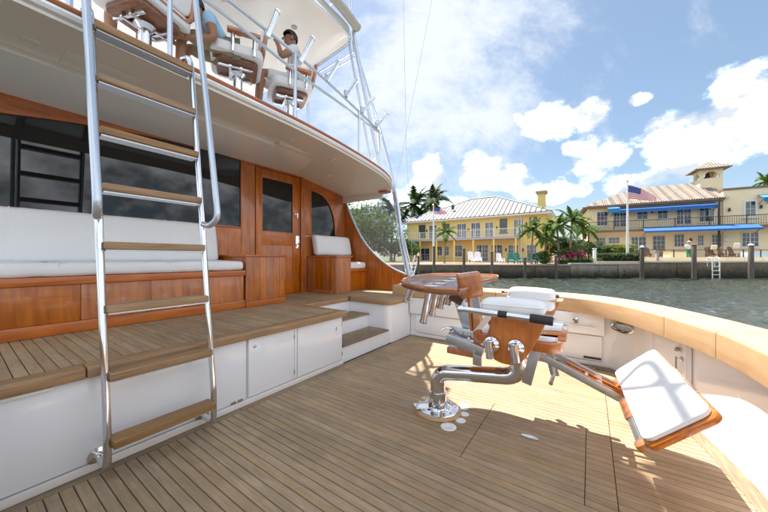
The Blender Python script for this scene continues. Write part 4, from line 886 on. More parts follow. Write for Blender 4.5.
tag(put('patio', MB().box(-6,17.8,25.25,45,0.50,0.625).mesh('patio', paver)), kind='structure')
paver2 = simple('pale_paving', (0.46, 0.36, 0.26), 0.85, 0, 0, 0.25, 1.5)
tag(put('terrace', MB().box(18.0,60,25.25,48,0.5,0.90).mesh('terrace', paver2)), kind='structure')
def seawall_mat(name, base, dirt):
    mt, nt, b = newmat(name); N, L = nt.nodes, nt.links
    ge = N.new('ShaderNodeNewGeometry'); sp = N.new('ShaderNodeSeparateXYZ'); L.new(ge.outputs['Position'], sp.inputs[0])
    nz = N.new('ShaderNodeTexNoise'); nz.inputs['Scale'].default_value = 2.2; nz.inputs['Detail'].default_value = 9; nz.inputs['Roughness'].default_value = 0.75; L.new(ge.outputs['Position'], nz.inputs['Vector'])
    ad = N.new('ShaderNodeMath'); ad.operation = 'MULTIPLY_ADD'; L.new(nz.outputs['Fac'], ad.inputs[0]); ad.inputs[1].default_value = 1.5; L.new(sp.outputs[2], ad.inputs[2])
    cr = N.new('ShaderNodeValToRGB'); mr = N.new('ShaderNodeMapRange'); L.new(ad.outputs[0], mr.inputs[0]); mr.inputs[1].default_value = 0.05; mr.inputs[2].default_value = 1.75; L.new(mr.outputs[0], cr.inputs[0])
    e = cr.color_ramp.elements; e[0].position = 0.18; e[0].color = (0.012,0.012,0.010,1); e[1].position = 0.9; e[1].color = (*base,1)
    q = cr.color_ramp.elements.new(0.42); q.color = (*dirt,1)
    L.new(cr.outputs[0], b.inputs['Base Color']); b.inputs['Roughness'].default_value = 0.85
    n2 = N.new('ShaderNodeTexNoise'); n2.inputs['Scale'].default_value = 9; n2.inputs['Detail'].default_value = 6; L.new(ge.outputs['Position'], n2.inputs['Vector'])
    bp = N.new('ShaderNodeBump'); bp.inputs['Strength'].default_value = 0.7; bp.inputs['Distance'].default_value = 0.08; L.new(n2.outputs['Fac'], bp.inputs['Height']); L.new(bp.outputs[0], b.inputs['Normal']); return mt
def seawall(label, x0, x1, top, mat, capmat, step=3.0):
    w = thing('seawall', label, 'seawall', ((x0+x1)/2, WALL_D+0.2, WZ-1.0)); b = w.location
    n = max(1, round((x1-x0)/step)); d = (x1-x0)/n
    for k in range(n):
        yo = random.uniform(-0.03, 0.03)
        put('wall_panel', MB().box(x0+k*d+0.012-b.x, x0+(k+1)*d-0.012-b.x, -0.2+yo, 0.15, 0, top-0.14-b.z).mesh('wall_panel', mat, bevel=0.02), w)
        put('cap_stone', MB().box(x0+k*d+0.006-b.x, x0+(k+1)*d-0.006-b.x, -0.28, 0.16, top-0.138-b.z, top-b.z).mesh('cap_stone', capmat, bevel=0.02), w)
conc = simple('weathered_concrete', (0.20, 0.18, 0.15), 0.9, 0, 0, 0.3, 2.0, 0.4, 10)
conc2 = simple('pale_concrete', (0.34, 0.31, 0.27), 0.9, 0, 0, 0.2, 2.0, 0.4, 10)
seawall('grey stained seawall in front of the yellow house', -40, 15.6, 0.62, seawall_mat('stained_wall', (0.24,0.205,0.155), (0.065,0.05,0.033)), conc)
seawall('pale patchy concrete seawall between the two houses', 15.6, 21.6, 0.74, seawall_mat('patchy_wall', (0.36,0.33,0.29), (0.10,0.085,0.06)), conc2, 2.0)
seawall('brown stained seawall in front of the beige house with blue awnings', 21.6, 60, 0.88, seawall_mat('brown_wall', (0.20,0.16,0.105), (0.06,0.046,0.028)), conc2)
# pilings
pile_m = wood('grey_piling_wood', (0.045,0.034,0.023), (0.14,0.115,0.085), (6,6,0.6), 4.0, 0.85, 0, 0.4, 0.2)
def piling(u, vt, label, r=0.115, white=False, d=24.3):
    p = at(u, vt, d); h = p.z - (WZ-1.0)
    o = thing('dock_piling', label, 'piling', (p.x, d, WZ-1.0), 0, 'wooden dock pilings along the far bank')
    put('post', MB().lathe([(r*1.05,0),(r,h*0.5),(r*0.96,h-0.05),(r*0.8,h)], n=14).mesh('post', pile_m), o)
    put('post_cap', MB().lathe([(r*1.05,h-0.04),(r*1.05,h+0.02),(r*0.5,h+0.10),(0.01,h+0.12)], n=14).mesh('post_cap', simple('white_cap',(0.7,0.7,0.66),0.5) if white else pile_m), o)
piling(434, 247, 'dock piling below the palm in front of the yellow house'); piling(464, 249, 'dock piling just left of the white garden chairs')
piling(492, 252, 'dock piling right of the white garden chair, before the yellow house'); piling(525, 258, 'short dock piling before the teal chairs')
piling(556, 256, 'dock piling at the right end of the yellow house bank'); piling(642, 247, 'dock piling just right of the tall flagpole', 0.15, True)
piling(694, 245, 'dock piling in front of the standing person', 0.16); piling(751, 245, 'thick dock piling beside the blue-covered table', 0.17, True)
# dock ladder
dl = thing('dock_ladder', 'white dock ladder hanging on the brown seawall', 'ladder', (at(716,0,24.6).x, 24.6, WZ-0.3))
wpaint = simple('white_paint', (0.75,0.75,0.73), 0.4, 0, 0, 0.05)
for sx in (-0.3, 0.3):
    put('side_rail', MB().tube(fillet([(sx,0,0),(sx,0,2.0),(sx,0.35,2.05),(sx,0.4,1.3)],0.15), 0.04, 8).mesh('side_rail', wpaint), dl)
for k in range(4): put('rung', MB().box(-0.3,0.3,-0.04,0.04,0.25+0.33*k,0.30+0.33*k).mesh('rung', wpaint), dl)

# ---- houses
class House:
    def __init__(s, name, label, pl, pr, g):
        s.a = math.atan2(pr[1]-pl[1], pr[0]-pl[0]); s.p = Vector(pl); s.L = (Vector(pr)-Vector(pl)).length; s.g = g
        s.e = Vector((math.cos(s.a), math.sin(s.a))); s.n = Vector((-math.sin(s.a), math.cos(s.a)))
        s.root = thing(name, label, 'house', (pl[0], pl[1], g), s.a)
    def on(s, u, v, t=0.0):                        # where the sight line through a point meets the plane t behind the front
        d = Vector(((u-384)/FPX, 1.0)); D = (t + s.p.dot(s.n))/d.dot(s.n)
        return D*d.dot(s.e) - s.p.dot(s.e), EYE + (HV-v)/FPX*D - s.g
    def part(s, name, mb, mat, parent=None, **k): return put(name, mb.mesh(name, mat, **k), parent or s.root)
    def rect(s, u0, u1, v0, v1, t=0.0):
        s0, z1 = s.on(u0, (v0), t); s1, _ = s.on(u1, v0, t); um = (u0+u1)/2; _, za = s.on(um, v0, t); _, zb = s.on(um, v1, t)
        return s0, s1, zb, za
    def window(s, u0, u1, v0, v1, frame, glass, nx=2, ny=2, t=0.0, name='window', fw=0.065):
        a, b, z0, z1 = s.rect(u0, u1, v0, v1, t); z0 = max(z0, 0.05)
        mb = MB().box(a,a+fw,t-0.07,t-0.005,z0,z1).box(b-fw,b,t-0.07,t-0.005,z0,z1).box(a+fw,b-fw,t-0.07,t-0.005,z1-fw,z1).box(a+fw,b-fw,t-0.07,t-0.005,z0,z0+fw)
        w = s.part(name, mb, frame)
        s.part('pane', MB().box(a+fw,b-fw,t-0.03,t-0.008,z0+fw,z1-fw), glass, w)
        m_ = MB()
        for k in range(1, nx): x = a+fw+(b-a-2*fw)*k/nx; q = 0.04 if (nx == 4 and k == 2) else 0.015; m_.box(x-q,x+q,t-0.055,t-0.031,z0+fw,z1-fw)
        for k in range(1, ny): z = z0+fw+(z1-z0-2*fw)*k/ny; m_.box(a+fw,b-fw,t-0.052,t-0.032,z-0.015,z+0.015)
        if m_.v: s.part('glazing_bar', m_, frame, w)
        if name == 'window': s.part('sill', MB().box(a-0.08,b+0.08,t-0.12,t-0.002,z0-0.09,z0-0.002), frame, w)
        return w
def railing(h, s0, s1, t, z0, z1, mat, step=0.14, name='railing', parent=None):
    r = h.part(name, MB().box(s0,s1,t-0.03,t+0.03,z1-0.06,z1).box(s0,s1,t-0.02,t+0.02,z0+0.08,z0+0.12), mat, parent)
    m_ = MB(); x = s0
    while x < s1: m_.box(x-0.012,x+0.012,t-0.012,t+0.012,z0+0.12,z1-0.06); x += step
    o = h.part('balusters', m_, mat, r, smooth=0); o['kind'] = 'stuff'
    k = max(1, round((s1-s0)/2.5))
    for i in range(k+1): x = s0+(s1-s0)*i/k; h.part('post', MB().box(x-0.04,x+0.04,t-0.04,t+0.04,z0,z1+0.03), mat, r)
    return r
hglass = simple('house_glass', (0.05,0.065,0.08), 0.05, 0, 0, 0.3, 0.4, spec=1.0)
yel = simple('yellow_stucco', (0.72, 0.57, 0.20), 0.9, 0, 0, 0.10, 1.2, 0.2, 20)
wtrim = simple('white_trim', (0.72,0.72,0.70), 0.5, 0, 0, 0.05)
shut = simple('dark_shutter', (0.05,0.055,0.06), 0.5)
metalroof = simple('silver_roof_sheet', (0.155,0.155,0.152), 0.55, 0.15, 0, 0.08, 1.0)
yh = House('yellow_house', 'two-storey yellow house with silver metal roof and long balcony', (3.39,44.0), (18.33,34.0), 0.62)
Ly = yh.L; ze = yh.on(545, 212)[1]; zb = yh.on(519, 236.5)[1]
yh.part('wall', MB().box(0,Ly,0,10,-0.05,ze-0.05), yel)
for k, (u0, u1, v0, v1) in enumerate(((419,425.5,225,237.5),(443,449.5,224,234),(500,507,219,232.5),(529.5,537,217,231))):
    w = yh.window(u0,u1,v0,v1,shut if k != 9 else wtrim,hglass,1,2)
for u0, u1, v0, v1 in ((429,437,225,241),(457,466.5,223.5,240),(471,480.5,222.5,240),(485,493.5,222,239.5),(513.5,523.5,219,238.5)):
    yh.window(u0,u1,v0,v1,wtrim,hglass,4,3,name='french_door')
for u0, u1, v0, v1, f in ((420,430,248,261,shut),(437,442.5,246,256,shut),(444,449.5,246,256,shut),(453,462.5,245,257,shut)):
    yh.window(u0,u1,v0,v1,wtrim,hglass,2,2)
for u0, u1, v0, v1 in ((476,488.5,244.5,262),(491,503,244.5,262),(508,519,244.5,262),(526.5,537,244.5,262)):
    yh.window(u0,u1,v0,v1,wtrim,hglass,4,4,name='french_door')
s0 = yh.on(411,240)[0]; s1 = yh.on(520,236)[0]
bal = yh.part('balcony', MB().box(max(-0.6,s0-0.4),s1,-1.6,-0.01,zb-0.28,zb-0.02), simple('grey_slab',(0.40,0.42,0.45),0.8))
railing(yh, max(-0.5,s0-0.3), s1-0.05, -1.5, zb-0.02, zb+0.95, wtrim, 0.16)
for k in range(7):
    x = max(-0.4,s0-0.2) + (s1-0.2-max(-0.4,s0-0.2))*k/6
    yh.part('column', MB().box(x-0.09,x+0.09,-1.58,-1.40,-0.02,zb-0.285), yel)
yh.part('downpipe', MB().tube([(s1+0.15,-0.1,0),(s1+0.15,-0.1,ze-0.1)],0.06,8), wtrim)
for u, v in ((418.5,245),(427,231),(439.5,231),(468.5,230),(497,228),(526.5,224),(506,250),(523,250)):
    x, z = yh.on(u, v); yh.part('wall_lamp', MB().box(x-0.07,x+0.07,-0.16,-0.02,z-0.14,z+0.12).lathe([(0.09,0),(0.02,0.1)],(x,-0.09,z+0.12),n=8), shut)
# standing-seam hip roof
ov_, rt = 0.75, 5.0; e0, e1 = -ov_, Ly+ov_; zr = yh.on(485,198,rt)[1]; r0, r1 = yh.on(472,0,rt)[0], yh.on(496,0,rt)[0]
zE = ze + 0.02; depth = 10+ov_
roof = yh.part('roof', MB().box(e0+0.05,e1-0.05,-ov_+0.06,10+ov_-0.06,ze-0.22,ze-0.02), wtrim)
def top_t(x):
    if x < r0: return -ov_ + (rt+ov_)*(x-e0)/(r0-e0)
    if x > r1: return -ov_ + (rt+ov_)*(e1-x)/(e1-r1)
    return rt
def zt(t): return zE + (zr-zE)*(t+ov_)/(rt+ov_)
NP = 34; seam_m = simple('shaded_roof_seam',(0.085,0.085,0.083),0.6)  # seams darker than the sheet: shade of the ribs painted into their colour
for k in range(NP):
    a, b = e0+(e1-e0)*k/NP, e0+(e1-e0)*(k+1)/NP; ta, tb_ = top_t(a), top_t(b)
    m_ = MB().add([(a,-ov_,zE),(b,-ov_,zE),(b,tb_,zt(tb_)),(a,ta,zt(ta)),(a,-ov_,zE-0.05),(b,-ov_,zE-0.05)], [(0,1,2,3),(4,5,1,0)] if ta-(-ov_) > 0.01 and tb_-(-ov_) > 0.01 else [(0,1,2,3)])
    rp_ = yh.part('roof_panel', m_, metalroof, roof, smooth=0, recalc=False)
    if ta > -ov_+0.2: yh.part('roof_seam', MB().bar((a+0.03,-ov_,zE+0.03),(a+0.03,ta,zt(ta)+0.03),0.10,0.09), seam_m, roof, smooth=0)
yh.part('roof_back', MB().add([(e0,-ov_,zE-.01),(e1,-ov_,zE-.01),(e1,10+ov_,zE),(e0,10+ov_,zE),(r0,rt,zr-.01),(r1,rt,zr-.01)], [(0,4,3),(1,2,5),(3,4,5,2)]), metalroof, roof, smooth=0)
yh.part('ridge_cap', MB().tube([(r0,rt,zr+0.05),(r1,rt,zr+0.05)],0.09,6).tube([(e0,-ov_,zE+0.03),(r0,rt,zr+0.05)],0.07,6).tube([(e1,-ov_,zE+0.03),(r1,rt,zr+0.05)],0.07,6), metalroof, roof)
for u, v in ((453,206),(433,216)): x, z = yh.on(u, v, 1.5); yh.part('roof_vent', MB().box(x-0.15,x+0.15,1.3,1.6,z-0.5,z+0.15), shut, roof)
a, b, z0, z1 = yh.rect(538,545.5,192.5,212,1.0)
ch = yh.part('chimney', MB().box(a,b,0.6,1.5,ze-0.3,z1-0.2), yel, roof)
yh.part('chimney_cap', MB().box(a-0.12,b+0.12,0.48,1.62,z1-0.2,z1-0.05).box(a-0.2,b+0.2,0.4,1.7,z1-0.05,z1+0.12), simple('cap_stone',(0.42,0.36,0.26),0.9), roof)

beige = simple('beige_stucco', (0.82, 0.70, 0.47), 0.9, 0, 0, 0.08, 1.0, 0.2, 20)
def tile_mat():
    mt, nt, b = newmat('clay_roof_tiles'); N, L = nt.nodes, nt.links
    tc = N.new('ShaderNodeTexCoord'); wv = N.new('ShaderNodeTexWave'); wv.inputs['Scale'].default_value = 1.3; wv.bands_direction = 'X'; wv.inputs['Distortion'].default_value = 0.3; L.new(tc.outputs['Object'], wv.inputs['Vector'])
    nz = N.new('ShaderNodeTexNoise'); nz.inputs['Scale'].default_value = 2.5; nz.inputs['Detail'].default_value = 6; L.new(tc.outputs['Object'], nz.inputs['Vector'])
    cr = N.new('ShaderNodeValToRGB'); cr.color_ramp.elements[0].position = .3; cr.color_ramp.elements[0].color = (0.25,0.205,0.165,1); cr.color_ramp.elements[1].position = .7; cr.color_ramp.elements[1].color = (0.32,0.27,0.22,1); L.new(nz.outputs['Fac'], cr.inputs[0])
    L.new(cr.outputs[0], b.inputs['Base Color']); b.inputs['Roughness'].default_value = 0.85
    bp = N.new('ShaderNodeBump'); bp.inputs['Distance'].default_value = 0.1; L.new(wv.outputs['Fac'], bp.inputs['Height']); L.new(bp.outputs[0], b.inputs['Normal']); return mt
tiles = tile_mat()
iron = simple('dark_iron', (0.05,0.04,0.035), 0.6)
bh = House('beige_house', 'beige two-storey house with blue awnings, bell tower and iron balcony', (24.65,36.0), (37.3,29.0), 0.88)
zE2 = bh.on(588,208)[1]; LM = bh.on(722,200)[0]; LR = LM + 9
bh.part('wall', MB().box(0,LM,0,9,-0.05,zE2), beige)
zP0, zP1 = bh.on(724,195)[1], bh.on(768,186)[1]
bh.part('wing_wall', MB().box(LM+0.01,LR,-0.25,9,-0.05,max(zP0,zP1)-0.15), beige)
bh.part('parapet', MB().box(LM-0.05,LR+0.1,-0.33,9.1,max(zP0,zP1)-0.15,max(zP0,zP1)+0.05), simple('brown_coping',(0.22,0.15,0.10),0.8))
# roof
rt2 = 4.5; zr2 = bh.on(665,186.5,rt2)[1]; q0, q1 = bh.on(634,0,rt2)[0], LM+0.4
rf = bh.part('roof', MB().add([(-0.6,-0.6,zE2+0.05),(LM+0.3,-0.6,zE2+0.05),(q1,rt2,zr2),(q0,rt2,zr2),(-0.6,9.6,zE2+0.05),(LM+0.3,9.6,zE2+0.05)], [(0,1,2,3),(0,3,4),(3,2,5,4)]), tiles, smooth=0, recalc=False)
bh.part('eave', MB().box(-0.55,LM+0.02,-0.55,-0.01,zE2-0.15,zE2+0.04), simple('brown_eave',(0.20,0.13,0.09),0.8), rf)
for k in range(64):
    x = -0.5 + (LM+0.7)*k/64
    lim = -0.6 + (rt2+0.6)*min(1, (x+0.6)/(q0+0.6)); f_ = (lim+0.6)/(rt2+0.6)
    if f_ > 0.05: bh.part('tile_course', MB().tube([(x,-0.6,zE2+0.08),(x,lim,zE2+0.08+(zr2-zE2)*f_)],0.075,6), tiles, rf, smooth=60)
# bell tower
ta, tb2, tz0, tz1 = bh.rect(700,723,168,196,2.5); tm = (ta+tb2)/2; tw_ = tb2-ta
zt0 = bh.on(711,178,2.5)[1]; ztop = bh.on(711,168.5,2.5)[1]
tow = bh.part('bell_tower', MB().box(ta,tb2,2.5,2.5+tw_,zE2-0.5,zt0), beige)
pw = 0.26
for sx in (ta, tb2-pw):
    for ty in (2.5, 2.5+tw_-pw): bh.part('pier', MB().box(sx,sx+pw,ty,ty+pw,zt0+0.002,ztop-0.25), beige, tow)
def archbox(along):
    m_ = MB(); n = 8; w = tw_-2*pw; h = min(0.5, w/2); zs = ztop-0.25-h
    pts = [(pw + w*k/n, zs + h*math.sin(math.pi*k/n)) for k in range(n+1)]
    poly = pts + [(pw+w, ztop-0.02),(pw, ztop-0.02)]
    for off in (0, tw_-0.24):
        if along: m_.prism(poly, lambda a,b,t: (ta+a, 2.5+off+t, b), 0.005, 0.235)
        else: m_.prism(poly, lambda a,b,t: (ta+off+t, 2.5+a, b), 0.005, 0.235)
    return m_
bh.part('arch', archbox(True), beige, tow); bh.part('arch', archbox(False), beige, tow)
bh.part('cornice', MB().box(ta-0.02,tb2+0.02,2.48,2.52+tw_,ztop-0.25+0.001,ztop), beige, tow)
o_ = 0.55; zc = bh.on(711,162.5,3.5)[1]
bh.part('tower_roof', MB().add([(ta-o_,2.5-o_,ztop+0.02),(tb2+o_,2.5-o_,ztop+0.02),(tb2+o_,2.5+tw_+o_,ztop+0.02),(ta-o_,2.5+tw_+o_,ztop+0.02),(tm,2.5+tw_/2,zc+0.1)], [(0,1,4),(1,2,4),(2,3,4),(3,0,4),(3,2,1,0)]).box(ta-o_,tb2+o_,2.5-o_,2.5+tw_+o_,ztop-0.07,ztop+0.018), tiles, tow, smooth=0)
bh.part('bell', MB().lathe([(0.02,0.5),(0.16,0.42),(0.22,0.1),(0.33,0.0),(0.30,-0.02)], (tm,2.5+tw_/2,zt0+0.25), n=14).bar((ta+0.2,2.5+tw_/2,zt0+0.78),(tb2-0.2,2.5+tw_/2,zt0+0.78),0.1,0.1), iron, tow)
# windows and doors
for u0,u1,v0,v1,nx,ny in ((596.5,608,211.5,226,3,3),(636.5,648,208.5,219.5,2,2),(657,668,207.5,219,2,2),(698.5,714.5,204.5,222,3,3)): bh.window(u0,u1,v0,v1,wtrim,hglass,nx,ny)
for u0,u1,v0,v1 in ((613,626.5,212,227),(676,691.5,206,224.5)): bh.window(u0,u1,v0,v1,wtrim,hglass,4,4,name='french_door')
bh.window(743,757.5,200,217.5,wtrim,hglass,2,2,t=-0.25,fw=0.16)
for u0,u1,v0,v1 in ((596,606,237.5,246),(608,620,237,247),(652,665.5,235.5,250),(673.5,684.5,234,247),(697,704,235,246),(711,722,234,247)): bh.window(u0,u1,v0,v1,wtrim,hglass,3,3)
bh.window(741,759,232,247,wtrim,hglass,4,3,t=-0.25)
bh.window(630.5,646.5,236.5,254,wtrim,hglass,4,4,name='french_door')
x, z = bh.on(728.5,239,-0.25); bh.part('round_plaque', MB().lathe([(0.32,0),(0.32,0.04),(0.22,0.05),(0.21,0.03),(0.001,0.03)], (x,-0.26,z), (0,-1,0), 20), wtrim)
for u, v, t in ((652,212,0),(729,210,-.25),(760.5,207,-.25),(690.5,240,0)):
    x, z = bh.on(u, v, t); bh.part('wall_lamp', MB().box(x-0.07,x+0.07,t-0.16,t-0.02,z-0.14,z+0.12).lathe([(0.09,0),(0.02,0.1)],(x,t-0.09,z+0.12),n=8), iron)
# balcony
zB = bh.on(640,228.5,-1.3)[1]
bh.part('balcony', MB().box(-0.4,LR,-1.35,-0.26,zB-0.25,zB), simple('balcony_slab',(0.50,0.37,0.24),0.9))
bh.part('balcony_band', MB().box(-0.42,LR,-1.40,-1.352,zB-0.32,zB-0.05), simple('dark_band',(0.16,0.12,0.09),0.8))
railing(bh, -0.3, LR-0.1, -1.3, zB, zB+0.95, iron, 0.16)
for u in (588.5, 719): x = bh.on(u,220,-1.3)[0]; bh.part('column', MB().box(x-0.07,x+0.07,-1.37,-1.23,-0.02,zE2-0.16 if u > 700 else zB-0.33), iron)
# awnings
awn = simple('blue_canvas', (0.02, 0.11, 0.33), 0.7, 0, 0, 0.12, 3, 0.2, 5); awn2 = simple('light_blue_canvas', (0.05,0.27,0.55), 0.7, 0, 0, 0.1, 3)
def awning(label, u0, u1, vh0, vh1, t_front, drop, val, loc_t=-0.02, mat=awn, z_top=None):
    x0, zf = bh.on(u0, vh0, t_front); x1, _ = bh.on(u1, vh1, t_front); zt_ = z_top or zf + drop
    bx = bh.root.matrix_basis @ Vector(((x0+x1)/2, loc_t, zt_))
    o = thing('awning', label, 'awning', bx, bh.a); cx = (x0+x1)/2
    q = lambda x, t, z: (x-cx, t-loc_t, z-zt_)
    put('canopy', MB().add([q(x0,loc_t,zt_),q(x1,loc_t,zt_),q(x1,t_front,zf),q(x0,t_front,zf),q(x0,loc_t,zt_-.02),q(x1,loc_t,zt_-.02),q(x1,t_front,zf-.02),q(x0,t_front,zf-.02)], [(0,1,2,3),(7,6,5,4),(0,3,7,4),(1,5,6,2),(3,2,6,7),(0,4,5,1)]).mesh('canopy', mat, smooth=0), o)
    put('valance', MB().grid(lambda a,b: q(x0+(x1-x0)*a, t_front-0.01+0.015*math.sin(a*120), zf-val*b), 120, 1).mesh('valance', mat, smooth=0), o)
    for x in (x0+0.1, x1-0.1): put('arm', MB().tube([q(x,loc_t,zt_-0.9),q(x,t_front+0.05,zf-0.05)],0.03,6).mesh('arm', iron), o)
    return o
awning('long blue awning along the upper balcony of the beige house', 612, 720, 210.5, 199.5, -1.15, 0.35, 0.38)
awning('long blue awning over the ground-floor terrace', 645, 764, 231.0, 227.5, -2.6, 0.45, 0.2, loc_t=-1.42)
awning('short light-blue awning at the left end of the balcony', 609, 620.5, 208.5, 207.8, -1.9, 0.4, 0.5, mat=awn2)
awning('small blue awning at the right picture edge', 764, 775, 197, 195, -1.3, 0.4, 0.45, loc_t=-0.27, mat=awn2)

# ---- flags
fl_red, fl_wht, fl_blu = simple('flag_red',(0.68,0.03,0.05),0.8), simple('flag_white',(0.8,0.8,0.8),0.8), simple('flag_blue',(0.03,0.055,0.26),0.8)
def flag(u, vt, vb, d, w, h, label_p, label_f, sag, zdrop):
    p = at(u, vt, d); g = at(u, vb, d).z
    o = thing('flagpole', label_p, 'flagpole', (p.x, d, g)); H_ = p.z-g
    put('pole', MB().tube([(0,0,-0.3),(0,0,H_*0.5),(0,0,H_)],[0.11,0.085,0.04],12).mesh('pole', wpaint), o)
    put('finial', MB().lathe([(0.02,0),(0.09,0.07),(0.09,0.12),(0.01,0.19)],(0,0,H_),n=12).mesh('finial', simple('brass',(0.6,0.42,0.15),0.25,1.0)), o)
    zt_ = p.z - zdrop; f = thing('flag', label_f, 'flag', (p.x+0.06, d-0.02, zt_-h))
    nxx = 26
    def fp(a, b):                                  # a along, b up
        x = w*a; return (x, 0.16*math.sin(a*7+b*1.5)*a, h*b*(1-0.62*a**1.3) - sag*a**1.2 + 0.05*math.sin(a*9)*a + h*0.18*a)
    for k in range(13):
        put('stripe', MB().grid(lambda a,b: fp(a, (k+b)/13), nxx, 1).mesh('stripe', fl_red if k % 2 == 0 else fl_wht, smooth=60, recalc=False), f)
    def cp(a, b, o=0.0): q = fp(a*0.4, 6/13+b*7/13); return (q[0], q[1]-0.012-o, q[2])
    ct = put('canton', MB().grid(lambda a,b: cp(a,b), 12, 4).grid(lambda a,b: (cp(a,b)[0], cp(a,b)[1]+0.024, cp(a,b)[2]), 12, 4).mesh('canton', fl_blu, smooth=60, recalc=False), f)
    sm = MB(); r = 0.028*h/1.5
    for row in range(9):
        for c in range(6 if row % 2 == 0 else 5):
            a = (c + (0.5 if row % 2 == 0 else 1.0))/6.0; q = Vector(cp(a, (row+0.5)/9, 0.006)); pts = []
            for i_ in range(10): rr = r if i_ % 2 == 0 else r*0.4; an = math.pi/2 + i_*math.pi/5; pts.append((q.x+rr*math.cos(an), q.y, q.z+rr*math.sin(an)))
            sm.add(pts, [tuple(range(10))])
    put('stars', sm.mesh('stars', fl_wht, smooth=0), ct)['kind'] = 'stuff'
flag(627.5, 182, 258, 26.2, 2.6, 1.15, 'tall white flagpole in front of the beige house', 'stars and stripes flag streaming on the tall flagpole', 0.55, 0.28)
flag(433.5, 206, 262, 26.0, 1.15, 0.62, 'thin white flagpole in front of the yellow house', 'faded stars and stripes flag on the thin flagpole', 0.16, 0.1)

# ---- trees
palm_leaf = leafmat('palm_leaf', (0.045,0.095,0.014), (0.16,0.26,0.045)); palm_dark = leafmat('dark_palm_leaf', (0.018,0.04,0.010), (0.06,0.105,0.022))
bark = wood('palm_trunk_bark', (0.12,0.09,0.06), (0.32,0.26,0.19), (4,4,9), 3.0, 0.9, 0, 0.6, 0.1)
def palm(u, v_top, d, ground, label, crown_r, nf=16, mat=None, seed=0, lean=0.3, tr=0.13):
    rnd = random.Random(seed); c = at(u, v_top, d); H_ = c.z - ground
    o = thing('palm_tree', label, 'palm tree', (c.x-lean, d, ground), 0, 'palm trees on the far bank')
    pth = [(lean*(k/8)**1.7, 0, H_*k/8) for k in range(9)]
    put('trunk', MB().tube(pth, [tr*1.5]+[tr*(1.1-0.35*k/8) for k in range(1,9)], 10).mesh('trunk', bark), o)
    put('crown_shaft', MB().tube([(lean,0,H_-0.1),(lean,0,H_+0.25),(lean,0,H_+0.5)],[tr*0.9,tr*0.8,tr*0.3],8).mesh('crown_shaft', mat or palm_leaf), o)
    for i in range(nf):
        mb = MB(); az = 2*math.pi*(i*0.382)+rnd.uniform(-.3,.3); el = R(rnd.uniform(-25, 80)); L_ = crown_r*rnd.uniform(0.8,1.15)*(0.8+0.2*math.cos(el))
        dr_ = Vector((math.cos(az)*math.cos(el), math.sin(az)*math.cos(el), math.sin(el))); p = Vector((lean,0,H_+0.25)); pts = [p.copy()]; n = 14
        for k in range(n):
            dr_ = (dr_ + Vector((0,0,-0.115*(0.5+k/n)))).normalized(); p = p + dr_*L_/n; pts.append(p.copy())
        mb.tube(pts, [0.035*(1-0.85*k/n) for k in range(n+1)], 4, cap=False)
        for k in range(1, n+1):
            t = (pts[k]-pts[k-1]).normalized(); sd = t.cross(Vector((0,0,1))); sd = sd.normalized() if sd.length > .05 else Vector((1,0,0)); nn_ = sd.cross(t)
            for sg in (-1, 1):
                for q in (0.0, 0.33, 0.66):
                    b = pts[k-1].lerp(pts[k], q); l = L_*0.26*math.sin(math.pi*(0.12+0.85*(k-1+q)/n))*rnd.uniform(.8,1.1); tip = b + (sd*sg*0.85 + t*0.5 - nn_*rnd.uniform(.05,.5)).normalized()*l
                    w = t*0.055*crown_r/2; mb.add([b-w, b+w, tip], [(0,1,2)])
        put('frond', mb.mesh('frond', mat or palm_leaf, smooth=0, recalc=False), o)
def leafblob(mb, c, r, n, size, rnd, m=0):
    for _ in range(n):
        v = Vector((rnd.gauss(0,1), rnd.gauss(0,1), rnd.gauss(0,1))).normalized()*rnd.uniform(0.55,1.0)**0.6
        p = Vector((c[0]+v.x*r[0], c[1]+v.y*r[1], c[2]+v.z*r[2])); a = Vector((rnd.gauss(0,1),rnd.gauss(0,1),rnd.gauss(0,1))).normalized(); b = a.orthogonal().normalized()
        s_ = size*rnd.uniform(.6,1.3); mb.add([p-a*s_, p+b*s_*0.5, p+a*s_, p-b*s_*0.5], [(0,1,2,3)], m)
